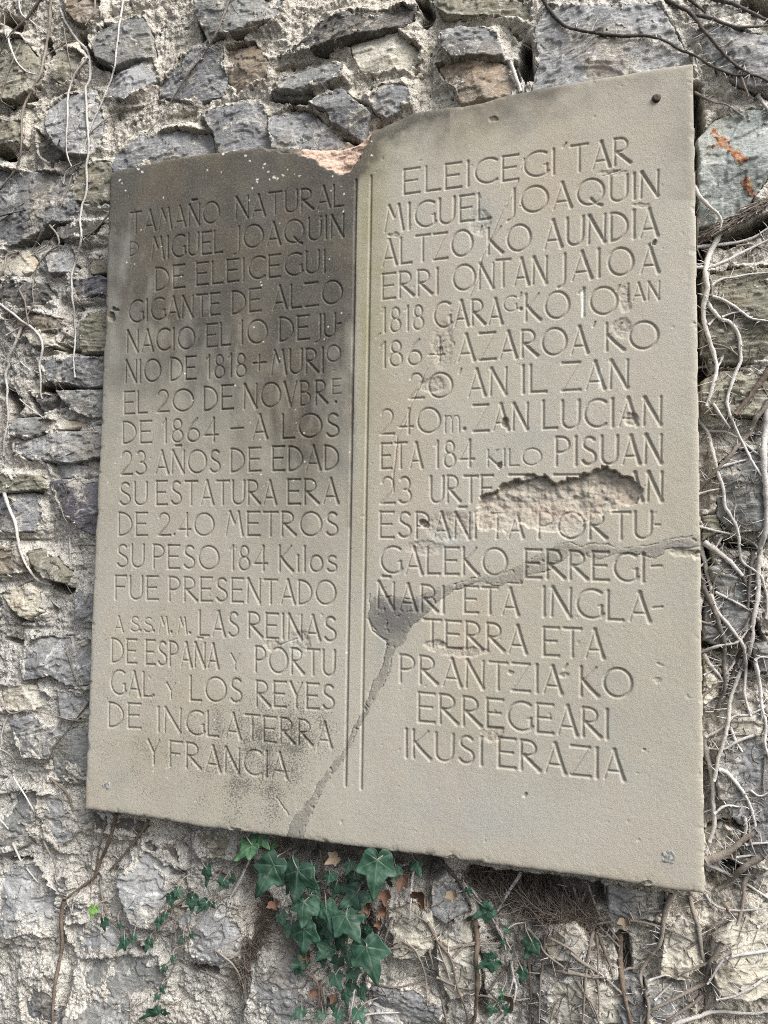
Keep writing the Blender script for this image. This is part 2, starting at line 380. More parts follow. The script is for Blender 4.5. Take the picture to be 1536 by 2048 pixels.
# text, baseline start (u,v), baseline end (u,v), cap height - all read off the photograph
WORDS = [
 ('TAMAÑO', 261, 468, 437, 444, 42), ('NATURAL', 471, 438, 686, 411, 43), ('Ð', 259, 512, 276, 509, 27), ('MIGUEL', 302, 521, 444, 504, 44),
 ('JOAQUIN', 468, 499, 686, 474, 45), ('DE', 311, 581, 368, 575, 45), ('ELEICEGUI', 392, 571, 649, 544, 44), ('GIGANTE', 258, 645, 439, 629, 43),
 ('DE', 464, 628, 521, 622, 45), ('ALZO', 546, 620, 683, 606, 46), ('NACIO', 254, 705, 388, 697, 43), ('EL', 413, 694, 459, 690, 45), ('10', 479, 688, 533, 685, 46),
 ('DE', 559, 683, 617, 678, 47), ('JU', 631, 675, 670, 672, 45), ('NIO', 251, 766, 320, 762, 44), ('DE', 341, 761, 391, 758, 45), ('1818', 413, 757, 491, 753, 46),
 ('MURI', 542, 750, 646, 744, 48), ('O', 653, 724, 680, 722, 32), ('EL', 248, 828, 293, 826, 44), ('20', 314, 824, 386, 821, 43), ('DE', 408, 821, 465, 818, 47),
 ('NOVB', 488, 817, 620, 810, 48), ('R', 631, 809, 653, 807, 47), ('E', 665, 788, 681, 787, 29), ('DE', 246, 887, 302, 885, 43), ('1864', 326, 886, 434, 882, 46),
 ('A', 505, 879, 533, 877, 48), ('LOS', 565, 877, 678, 873, 47), ('23', 242, 949, 291, 948, 46), ('AÑOS', 311, 948, 440, 945, 45), ('DE', 462, 944, 520, 942, 46),
 ('EDAD', 545, 942, 676, 940, 48), ('SU', 239, 1010, 293, 1010, 45), ('ESTATURA', 313, 1010, 551, 1008, 47), ('ERA', 576, 1008, 675, 1007, 49),
 ('DE', 238, 1071, 294, 1071, 45), ('2', 317, 1071, 340, 1071, 44), ('40', 357, 1071, 427, 1071, 44), ('METROS', 452, 1071, 675, 1072, 47),
 ('SU', 234, 1134, 287, 1135, 45), ('PESO', 307, 1136, 437, 1139, 46), ('184', 460, 1140, 533, 1141, 48), ('Kilos', 559, 1142, 673, 1144, 50),
 ('FUE', 231, 1198, 315, 1199, 46), ('PRESENTADO', 339, 1201, 670, 1210, 47), ('A', 229, 1264, 246, 1264, 31), ('S', 261, 1263, 278, 1264, 30), ('S', 288, 1264, 305, 1264, 29),
 ('M', 318, 1266, 337, 1267, 32), ('M', 356, 1268, 373, 1268, 32), ('LAS', 399, 1271, 477, 1274, 49), ('REINAS', 497, 1274, 671, 1283, 49),
 ('DE', 224, 1325, 272, 1327, 47), ('ESPAÑA', 292, 1329, 436, 1337, 48), ('Y', 462, 1339, 479, 1339, 31), ('PORTU', 511, 1343, 669, 1352, 50),
 ('GAL', 222, 1389, 303, 1394, 48), ('Y', 333, 1397, 350, 1397, 31), ('LOS', 381, 1401, 483, 1406, 48), ('REYES', 513, 1412, 668, 1420, 50),
 ('DE', 218, 1454, 280, 1457, 48), ('IN', 315, 1463, 361, 1466, 48), ('GL', 372, 1468, 436, 1474, 48), ('ATERRA', 452, 1476, 662, 1496, 50),
 ('Y', 296, 1528, 318, 1528, 48), ('FRANCIA', 340, 1533, 573, 1558, 50),
 ('ELEICEGI', 808, 389, 1109, 348, 49), ('TAR', 1142, 344, 1260, 326, 52), ('MIGUEL', 769, 464, 980, 436, 51), ('JOAQUIN', 1016, 430, 1316, 392, 51),
 ('ALTZO', 765, 532, 944, 510, 51), ('KO', 976, 509, 1060, 499, 52), ('AUNDIA', 1089, 497, 1314, 471, 55), ('ERRI', 765, 599, 875, 587, 50),
 ('ON', 906, 582, 987, 576, 50), ('TAN', 992, 574, 1093, 566, 53), ('J', 1117, 563, 1131, 562, 54), ('AI', 1144, 561, 1199, 554, 55), ('O', 1216, 551, 1265, 549, 54), ('A', 1281, 547, 1316, 545, 55),
 ('1818', 764, 665, 846, 659, 48), ('GARA', 868, 655, 1003, 647, 50), ('G', 1007, 624, 1032, 622, 30), ('KO', 1051, 642, 1137, 635, 53), ('1', 1158, 632, 1171, 631, 55),
 ('O', 1181, 629, 1234, 628, 54), ('IAN', 1255, 603, 1318, 598, 35), ('1', 761, 735, 772, 735, 50), ('8', 779, 732, 803, 732, 50), ('6', 816, 731, 842, 730, 50), ('4', 857, 722, 887, 721, 46),
 ('AZAROA', 916, 723, 1175, 705, 53), ('KO', 1213, 701, 1316, 696, 54), ('20', 820, 797, 904, 794, 49), ('AN', 937, 793, 1012, 788, 53), ('IL', 1044, 786, 1092, 784, 54),
 ('ZAN', 1125, 781, 1255, 775, 55), ('240', 762, 868, 879, 865, 49), ('m', 889, 865, 919, 864, 33), ('ZAN', 947, 863, 1055, 858, 52), ('LUCIAN', 1086, 858, 1321, 849, 55),
 ('ETA', 762, 938, 843, 935, 50), ('184', 869, 935, 947, 933, 52), ('KILO', 976, 933, 1082, 930, 33), ('PISUAN', 1112, 931, 1322, 926, 56),
 ('23', 762, 1007, 821, 1006, 52), ('URTE', 861, 1005, 985, 1004, 52), ('ZITU', 1018, 1004, 1222, 1003, 53), ('AN', 1255, 1003, 1323, 1001, 57),
 ('ESPAÑI', 760, 1075, 952, 1077, 51), ('TA', 980, 1077, 1046, 1076, 50), ('PORTU', 1077, 1077, 1303, 1078, 53), ('GALEKO', 762, 1147, 1013, 1151, 53), ('ERREGI', 1051, 1155, 1288, 1164, 56),
 ('ÑARI', 756, 1216, 888, 1226, 52), ('ETA', 928, 1225, 1036, 1230, 52), ('INGLA', 1085, 1232, 1298, 1244, 57), ('TERRA', 847, 1293, 1052, 1307, 54), ('ETA', 1087, 1311, 1207, 1317, 56),
 ('PRANTZIA', 801, 1364, 1122, 1389, 54), ('KO', 1162, 1391, 1263, 1396, 57), ('ERREGEARI', 837, 1443, 1216, 1477, 57), ('IKUSI', 810, 1514, 964, 1530, 55), ('ERAZIA', 998, 1534, 1247, 1561, 58),
]
MARKS = [  # straight cuts (weight, u0, v0, u1, v1): hyphens, the cross, apostrophes
 (1.1, 674, 648, 681, 647), (1.2, 506, 727, 531, 725), (1.2, 518, 711, 517, 741), (1.3, 461, 858, 486, 856), (1.2, 1310, 1050, 1319, 1050), (1.2, 1303, 1133, 1322, 1132),
 (1.2, 1306, 1216, 1324, 1214), (1.2, 1132, 286, 1126, 294), (1.2, 963, 452, 959, 461), (1.1, 1042, 586, 1038, 594), (1.2, 1239, 571, 1233, 581), (1.2, 1190, 644, 1186, 653),
 (1.2, 922, 738, 918, 747), (1.2, 1134, 1329, 1128, 1337), (1.1, 1155, 290, 1157, 291), (1.0, 975, 917, 982, 917)]
DOTS = [(280, 1261, 4), (307, 1262, 4), (342, 1264, 4), (379, 1266, 4), (671, 804, 4), (306, 1391, 4), (348, 1069, 3.5), (928, 858, 5), (1041, 618, 5), (1040, 412, 2)]

OUT = [(168, 1619), (172, 1500), (180, 1290), (188, 1100), (200, 860), (210, 600), (214, 480), (219, 352), (224, 343), (250, 335), (290, 327), (340, 317), (400, 307), (450, 302), (500, 297), (520, 292), (560, 291),
 (600, 291), (640, 291), (680, 288), (712, 281), (728, 272), (740, 258), (752, 249), (768, 241), (790, 233), (830, 223), (900, 214), (960, 205), (1020, 188), (1100, 172), (1200, 155), (1300, 138), (1376, 126), (1386, 126),
 (1388, 220), (1390, 300), (1393, 500), (1397, 800), (1401, 1085), (1403, 1200), (1407, 1500), (1411, 1780), (1408, 1788), (1330, 1780), (1200, 1758), (1000, 1732), (800, 1705), (600, 1680), (500, 1666), (400, 1655), (300, 1637)]
BREAK = [(505, 280), (540, 303), (592, 309), (628, 320), (645, 336), (682, 351), (700, 344), (716, 319), (733, 290), (744, 268), (752, 240), (700, 200), (560, 240)]
CEM = [(1410, 1069), (1340, 1078), (1315, 1088), (1270, 1094), (1240, 1096), (1215, 1088), (1180, 1088), (1165, 1094), (1135, 1085), (1110, 1090), (1080, 1112), (1045, 1128), (1010, 1146), (985, 1152), (960, 1152), (930, 1162),
 (880, 1175), (862, 1181), (830, 1199), (790, 1194), (757, 1190), (741, 1205), (735, 1228), (742, 1252), (760, 1273), (774, 1282), (770, 1300), (765, 1330), (740, 1375), (735, 1395), (727, 1420), (715, 1440), (700, 1470),
 (690, 1500), (670, 1520), (650, 1545), (630, 1580), (610, 1610), (585, 1635), (578, 1655), (568, 1690), (600, 1695), (612, 1650), (625, 1625), (650, 1570), (680, 1530), (698, 1500), (718, 1452), (737, 1425), (748, 1400), (772, 1360),
 (782, 1330), (784, 1310), (790, 1300), (810, 1285), (820, 1255), (850, 1230), (870, 1210), (900, 1185), (930, 1175), (965, 1162), (985, 1170), (1005, 1172), (1015, 1165), (1040, 1168), (1055, 1150), (1090, 1145), (1120, 1125),
 (1140, 1110), (1170, 1112), (1200, 1120), (1230, 1108), (1260, 1108), (1290, 1112), (1310, 1118), (1325, 1110), (1330, 1100), (1410, 1093)]
SPALL = [(952, 1030), (958, 990), (975, 985), (998, 974), (1024, 956), (1058, 957), (1085, 951), (1097, 956), (1114, 966), (1135, 954), (1170, 946), (1195, 935), (1213, 932), (1226, 939), (1251, 948), (1268, 958), (1287, 980), (1277, 1006),
 (1247, 1019), (1213, 1026), (1180, 1040), (1161, 1066), (1135, 1077), (1122, 1062), (1112, 1066), (1070, 1062), (1041, 1048), (1015, 1070), (985, 1060), (966, 1066), (950, 1060)]
# u, v, radius u, radius v, depth mm, pinkness: chips and worn patches
CHIPS = [(848, 1047, 9, 8, 6, .4), (900, 1055, 50, 30, .8, .5), (878, 702, 9, 10, 1.8, .6), (885, 690, 22, 50, .5, .7), (1243, 655, 20, 20, .8, .5), (865, 770, 26, 16, .8, .5), (1000, 930, 6, 6, 4, .2), (1262, 838, 14, 14, 2.2, .5),
 (1200, 975, 16, 12, 3, .5), (1060, 958, 18, 10, 3, .3), (870, 1290, 24, 10, .8, .6), (930, 1305, 50, 10, .9, .8), (885, 1290, 9, 6, 1.4, .6), (985, 1470, 22, 16, 1, .8), (1010, 975, 10, 8, 2, .4), (787, 470, 12, 5, .7, 0),
 (1280, 410, 18, 5, .35, 0), (1225, 345, 30, 5, .25, .15), (1315, 1360, 9, 6, .3, .1), (1320, 1330, 8, 3, .3, .1), (1290, 1497, 4, 3, .9, 0), (1010, 845, 8, 10, 4, .2), (1308, 483, 5, 5, 3, 0), (1050, 1590, 5, 5, 1.5, 0),
 (850, 1095, 40, 14, .5, .2), (960, 445, 22, 26, .7, 0), (230, 620, 8, 5, 3, 0), (222, 632, 7, 9, 5, 0), (600, 1286, 22, 24, .9, 0), (1130, 1350, 10, 6, 1, .2), (1395, 1110, 12, 8, 4, .1), (1370, 1105, 30, 8, 1.5, .1), (1020, 1345, 6, 5, 1, .1),
 (985, 240, 10, 6, 1, 0), (545, 1290, 16, 14, .7, 0), (1250, 600, 12, 26, .8, .5), (1150, 1000, 14, 8, 3, .5), (470, 1660, 10, 4, 2, 0), (905, 1718, 14, 5, 2, 0), (1290, 1768, 12, 5, 2, 0)]
CRACKS = [[(1047, 318), (1040, 352), (1022, 395), (1000, 432), (985, 470), (962, 520), (955, 560), (935, 600), (905, 650), (850, 745), (826, 800), (815, 835), (795, 872), (787, 950), (786, 985)],
 [(1205, 352), (1240, 340)], [(553, 1595), (565, 1612), (580, 1634)], [(760, 667), (752, 676)], [(560, 1290), (600, 1275)], [(740, 1188), (733, 1230), (745, 1262), (772, 1283)]]
LICHEN = [(452, 300, 7), (446, 306, 5), (276, 337, 5), (272, 331, 4), (286, 343, 4), (240, 361, 5), (314, 321, 3), (252, 380, 3), (530, 328, 4), (515, 358, 5), (548, 355, 5), (555, 357, 4), (538, 358, 3), (515, 365, 4), (537, 343, 4),
 (665, 353, 3), (743, 281, 3), (744, 312, 3), (327, 396, 3), (282, 460, 3), (686, 388, 3), (686, 421, 3), (642, 436, 3), (560, 445, 3), (660, 517, 3), (255, 525, 3), (490, 314, 3), (500, 322, 4), (566, 350, 4), (505, 377, 3), (575, 340, 3), (590, 348, 3), (600, 352, 3)]

def build_slab():
    sp = 0.00085
    out = up(OUT, HF); x0, z0 = out.min(0) - .004; x1, z1 = out.max(0) + .004
    xs = np.arange(x0, x1, sp); zs = np.arange(z0, z1, sp); X, Z = np.meshgrid(xs, zs)
    X0, Z0 = X.copy(), Z.copy()
    U, V = pj(X, Z, HF)
    edge = sdf(X + .0012 * fbm(X, Z, .03, 2, 3), Z + .0014 * fbm(X, Z, .025, 3, 5), out)
    edge = edge - .0045 * sst(.33, .6, fbm(X, Z, .028, 4, 7, .6)) * (V > 420)
    D = np.zeros(X.shape)                                  # depth of cut below the face, metres
    Wd = np.zeros(X.shape)
    # gentle unevenness of the dressed face
    D += .0006 * fbm(X, Z, .12, 3, 11) + .00013 * fbm(X, Z, .006, 3, 13)
    pit = fbm(X, Z, .011, 2, 15); D += .0006 * sst(.52, .7, pit)
    def cut(a, b, w, depth, flare):
        r = w * 1.6
        lo = np.minimum(a, b) - r; hi = np.maximum(a, b) + r
        i0, i1 = np.searchsorted(xs, (lo[0], hi[0])); j0, j1 = np.searchsorted(zs, (lo[1], hi[1]))
        if i1 <= i0 or j1 <= j0: return
        x = X0[j0:j1, i0:i1]; z = Z0[j0:j1, i0:i1]; e = b - a; L2 = e.dot(e) + 1e-18
        t = np.clip(((x - a[0]) * e[0] + (z - a[1]) * e[1]) / L2, 0, 1)
        d = np.hypot(x - a[0] - e[0] * t, z - a[1] - e[1] * t)
        f = flare[0] + (flare[1] - flare[0]) * t
        ww = w * (1 + .30 * np.abs(2 * f - 1) ** 5)
        c = depth * np.clip(1.12 - 1.12 * d / ww, 0, 1)
        Wd[j0:j1, i0:i1] = np.maximum(Wd[j0:j1, i0:i1], c)
    rng = random.Random(3)
    for text, u0, v0, u1, v1, hh in WORDS:
        gl = [G[c] for c in text]; gap = .21
        tot = sum(g[0] for g in gl) + gap * (len(gl) - 1)
        pen = 0.0; hw = .051 * hh + .55
        left = u0 < 720
        for g in gl:
            jx, jy = rng.uniform(-.012, .012), rng.uniform(-.012, .012)
            for wgt, pts in g[1]:
                P = []
                for (gx, gy) in pts:
                    f = (pen + gx + jx) / tot
                    P.append((u0 + (u1 - u0) * f - (.010 if left else -.006) * 0 * hh, v0 + (v1 - v0) * f - (gy + jy) * hh))
                P = up(P, HF); n = len(P) - 1; lw = hw * wgt * .00062
                dp = lw * (1.04 if left else .98)
                for k in range(n): cut(P[k], P[k + 1], lw, dp, (k / n, (k + 1) / n))
            pen += g[0] + gap
    for wgt, a, b, c, d in MARKS:
        P = up([(a, b), (c, d)], HF); cut(P[0], P[1], .0016 * wgt, .0018, (.3, .7))
    for u, v, r in DOTS:
        P = up([(u, v), (u + .1, v)], HF); cut(P[0], P[1], r * .00062, .003, (.5, .5))
    for a, b in (((712, 360), (691, 1572)), ((742, 352), (722, 1578))):
        P = up([a, b], HF)
        for k in range(8): cut(P[0] + (P[1] - P[0]) * k / 8, P[0] + (P[1] - P[0]) * (k + 1) / 8, .0024 , .0027, (.5, .5))
    wear = np.clip(.9 + .35 * fbm(X, Z, .05, 3, 21), .35, 1.1)
    D += Wd * wear
    # cracks
    for c in CRACKS:
        dd = dline(U + 3 * fbm(X, Z, .012, 3, 30), V + 3 * fbm(X, Z, .012, 3, 31), c)
        D += .0014 * np.clip(1 - dd / 2.2, 0, 1) * (fbm(X, Z, .03, 2, 33) > -.25)
    pink = np.zeros(X.shape); rough = np.zeros(X.shape)
    wu, wv = 7 * fbm(X, Z, .012, 3, 41), 7 * fbm(X, Z, .012, 3, 42)
    for u, v, ru, rv, dp, pk in CHIPS:
        q = 1.15 - np.hypot((U + wu - u) / ru, (V + wv - v) / rv); s = sst(0, .45, q)
        D += dp * .001 * s * (1 + .7 * fbm(X, Z, .006, 2, 44)); pink = np.maximum(pink, s * pk * .6); rough = np.maximum(rough, s)
        pink = np.maximum(pink, pk * .35 * sst(-1.1, .3, q))
    # the big spall
    s = sdf(U + 1.3 * wu, V + 1.3 * wv, SPALL)
    fade = np.clip((1078 - V) / 95, .06, 1) * np.clip((1300 - U) / 40, .25, 1)
    inn = sst(0, 5, s)
    Rn = fbm(X, Z, .02, 4, 51); f1, _ = cells(X + .002 * fbm(X, Z, .01, 2, 52), Z, .009, 53)
    D = D * (1 - .75 * inn * np.clip((1048 - V) / 40, 0, 1)) + inn * fade * (.0062 + .005 * Rn + .003 * f1)
    pink = np.maximum(pink, inn * .72 * np.clip((1085 - V) / 60, .2, 1)); rough = np.maximum(rough, inn)
    D += rough * (.0008 * fbm(X, Z, .004, 3, 55) + .0005)
    # fresh break at the head of the spine
    s = sdf(U + wu, V + wv, BREAK); inn = sst(0, 3, s)
    D = D + inn * np.clip(.003 + .00022 * s + .005 * fbm(X, Z * 2, .024, 5, 61, .6) + .0012 * f1, 0, .02)
    pk = sst(0, 4, s) * sst(575, 605, U + 2 * wu)
    # cement repair
    cs = sdf(U + .65 * wu + 2.2 * fbm(X, Z, .004, 3, 46), V + .65 * wv + 2.2 * fbm(X, Z, .004, 3, 47), CEM); cem = cs > 0
    D -= .0003 * sst(-1, 4, cs) * (1 - np.clip(Wd / .001, 0, 1)); D += .0011 * np.exp(-(cs / 1.3) ** 2) * sst(-.25, .3, fbm(X, Z, .02, 3, 64))
    D += cem * (.0014 * sst(.25, .5, fbm(X, Z, .009, 3, 65)) + .0006 * fbm(X, Z, .03, 3, 66))
    # worn arrises
    D += .0026 * np.exp(-np.clip(edge, 0, 1) / .0022) + .003 * np.exp(-np.clip(edge, 0, 1) / .004) * sst(.1, .55, fbm(X, Z, .02, 3, 67))
    topdist = np.where(V < 400, edge, 1.0); D += .012 * np.exp(-topdist / .007) * ((U > 735) & (U < 830)) * sst(735, 760, U) * (1 - sst(780, 830, U))
    Hh = HF - D
    # outside ring: pulled onto the outline and back to the wall
    gz, gx = np.gradient(edge, sp)
    ring = edge < 0
    X = np.where(ring, X - edge * gx, X); Z = np.where(ring, Z - edge * gz, Z)
    Hh = np.where(ring, .004, Hh)
    vok = edge > -1.6 * sp
    keep = vok[:-1, :-1] & vok[1:, :-1] & vok[:-1, 1:] & vok[1:, 1:]
    # ---- stains, each with its own outline (weathering, lichen, paint)
    n1 = fbm(X0, Z0, .10, 4, 71); n2 = fbm(X0, Z0, .03, 4, 72); n3 = fbm(X0, Z0 * .25, .02, 3, 73)
    def blob(u, v, ru, rv): return np.exp(-(((U - u) / ru) ** 2 + ((V - v) / rv) ** 2))
    st = .88 * blob(560, 330, 210, 110) + .60 * blob(600, 500, 110, 140) + .88 * blob(320, 350, 160, 90) + .34 * blob(640, 720, 46, 260) + .30 * blob(600, 720, 120, 250) + .62 * blob(420, 480, 210, 120) + .30 * blob(570, 900, 70, 130) + .34 * blob(400, 640, 220, 130) + .50 * blob(655, 390, 70, 130) + .22 * blob(470, 620, 240, 300) + (.20 + .22 * sst(1000, 500, V)) * (1 - sst(800, 1350, V))
    st *= (1 - sst(700, 722, U + 4 * n2)) * .95 + .0
    st += .18 * blob(660, 480, 14, 90) * 0
    st = st * (1 + .35 * n1 + .5 * n3 + .35 * n2)
    topband = np.exp(-(np.clip(topdist, 0, 1) / (.011 + .036 * np.clip(n1 + .45 + .6 * n2, 0, 1))) ** 1.5)
    st += topband * np.where(U < 740, .55, np.where(U < 900, 1.2, .75)) * (1 + .6 * n2) * (1 - sst(1040, 1250, U) * .65)
    st += .8 * np.exp(-(dline(U + wu, V + wv, [(716, 338), (733, 300), (750, 270), (790, 245)]) / 26) ** 2) * (1.3 + n2)
    st *= 1 - pk
    st += .35 * np.exp(-(dline(U + wu, V + wv, [(711, 360), (706, 700), (700, 1050)]) / 6) ** 2) * sst(-.2, .4, n3)
    st += .30 * sst(.15, .6, n1) * blob(480, 800, 200, 250) + .5 * np.exp(-np.clip(edge, 0, 1) / .0035) * (V > 1500) * sst(-.1, .5, n2)
    st += .26 * np.clip(Wd / .0014, 0, 1) * np.clip(.8 + .8 * n2, 0, 1.4) * np.where(U < 715, 1.4, .55)       # dirt lodged in the cuts
    st = np.clip(st, 0, .95)
    speck = (.38 * (U < 715) + .50 * blob(520, 1550, 110, 120) + .42 * blob(590, 1450, 110, 60) + .25 * blob(300, 1450, 200, 250) + .3 * blob(450, 350, 220, 80)) * (1 + .8 * n2)
    speck = np.clip(speck, 0, 1.3)
    green = np.clip(.55 * np.exp(-((U - 752) / 34) ** 2) * (U > 716) * (1 - sst(600, 1000, V)) + .40 * np.exp(-((U - 727) / 16) ** 2) * (1 - sst(900, 1500, V)) + .35 * blob(400, 330, 150, 60) + .25 * blob(960, 260, 150, 45) + .22 * blob(280, 1500, 60, 60), 0, .7) * (1 + .6 * n2)
    cool = np.clip(.8 * blob(245, 520, 60, 200) + .45 * blob(1290, 1420, 110, 260) * sst(-.1, .4, n1) + .45 * blob(950, 1640, 160, 60) + .5 * blob(970, 430, 30, 40) + .5 * blob(900, 1080, 50, 22) + .6 * blob(770, 1300, 22, 40) + .5 * blob(560, 1290, 70, 30) * sst(-.1, .4, n2) + .25 * sst(.2, .6, n1), 0, .9)
    blobc = np.clip(blob(790, 1235, 60, 45) * 1.2, 0, 1)
    white = np.zeros(X.shape)
    for u, v, r in LICHEN:
        white = np.maximum(white, sst(0, .5, 1.05 - np.hypot(U - u + .8 * wu, V - v + .8 * wv) / (r * .66)))
    rr = np.random.RandomState(5)
    for _ in range(75):
        u, v = rr.uniform(215, 700), 1650 - 1330 * rr.rand() ** 1.0; r = rr.uniform(1.0, 2.2)
        j = (np.abs(U[0] - u) < 400)
        x_, z_ = un(u, v, HF); i0 = int((x_ - x0) / sp); j0 = int((z_ - z0) / sp)
        sl_ = (slice(max(0, j0 - 6), j0 + 7), slice(max(0, i0 - 6), i0 + 7))
        if 0 < i0 < X.shape[1] and 0 < j0 < X.shape[0]:
            white[sl_] = np.maximum(white[sl_], sst(0, .5, 1.1 - np.hypot(U[sl_] - u, V[sl_] - v) / r))
    # white paint left in the 1 of 10, and scraps of it elsewhere
    white = np.maximum(white, .95 * sst(5, 2, dline(U, V, [(1164, 588), (1166, 600), (1165, 630)]) + 2.5 * n2))
    white = np.maximum(white, .7 * sst(4, 1.5, dline(U, V, [(1202, 738), (1198, 776)]) + 3 * n2)); white = np.maximum(white, .6 * sst(3, 1, dline(U, V, [(880, 1228), (882, 1200)]) + 2 * n2))
    at = dict(stain=st, speck=speck, green=np.clip(green, 0, .8), pink=np.clip(pink * (1 + .5 * n2), 0, 1), cool=cool, white=white, raw=np.clip(pk * (1 + .4 * n2), 0, 1))
    fc = cem[:-1, :-1]
    plq = empty('stone_plaque', (float(out[:, 0].mean()), -HF, float(out[:, 1].min())), 'cracked sandstone tablet carved as an open book with long inscriptions, on the rubble wall', 'plaque')
    o = link('slab', grid_mesh('slab', X, Z, Hh, keep & ~fc, at), M['slab']); keep_world(o, plq)
    o = link('cement_repair', grid_mesh('cement_repair', X, Z, Hh, keep & fc, dict(stain=st * .6, cool=blobc)), M['cement']); keep_world(o, plq)
    o['label'] = 'grey cement filling the long crack across the tablet'
    # bolt and the two plugged fixing holes
    x, z = un(1313, 197, HF); t = np.linspace(0, 2 * math.pi, 25)[:-1]
    rings = [(.0052, .0), (.0050, .0022), (.0042, .0034), (.002, .0036), (.0002, .0034)]
    V_ = []; Q_ = []
    for k, (r, hh) in enumerate(rings):
        for a in t:
            r2 = r * (1 + .05 * math.sin(3 * a)); V_.append((x + r2 * math.cos(a), -(HF - .0005) - hh, z + r2 * math.sin(a)))
    for k in range(len(rings) - 1):
        for i in range(24): Q_.append((k * 24 + i, k * 24 + (i + 1) % 24, (k + 1) * 24 + (i + 1) % 24, (k + 1) * 24 + i))
    o = link('bolt', mesh_np('bolt', V_, Q_), M['iron']); keep_world(o, plq)
    for u, v, r in ((1336, 1713, .0105), (213, 1571, .0085)):
        x, z = un(u, v, HF); g = np.arange(-r * 1.3, r * 1.3, .0006); A, B = np.meshgrid(g, g)
        q = 1 - np.hypot(A, B) / r + .35 * fbm(A + u, B, .008, 3, 81)
        hh = HF - .0012 + .0016 * sst(0, .4, q) + .0012 * fbm(A + u, B, .004, 3, 82) * (q > 0)
        ok = q > -.02; kp = ok[:-1, :-1] & ok[1:, 1:] & ok[:-1, 1:] & ok[1:, :-1]
        o = link('hole_plug', grid_mesh('hole_plug', A + x, B + z, hh, kp, dict(stain=0 * A, cool=0 * A)), M['plug']); keep_world(o, plq)
n_ = NT('plug_mortar'); M['plug'] = n_.done(n_.mix(n_.ramp(n_.noise(260, 4, .7), .4, .65), (.36, .36, .335), (.17, .172, .162)), n_.bump(n_.noise(350, 4), .0015, .8), .9)
build_slab()
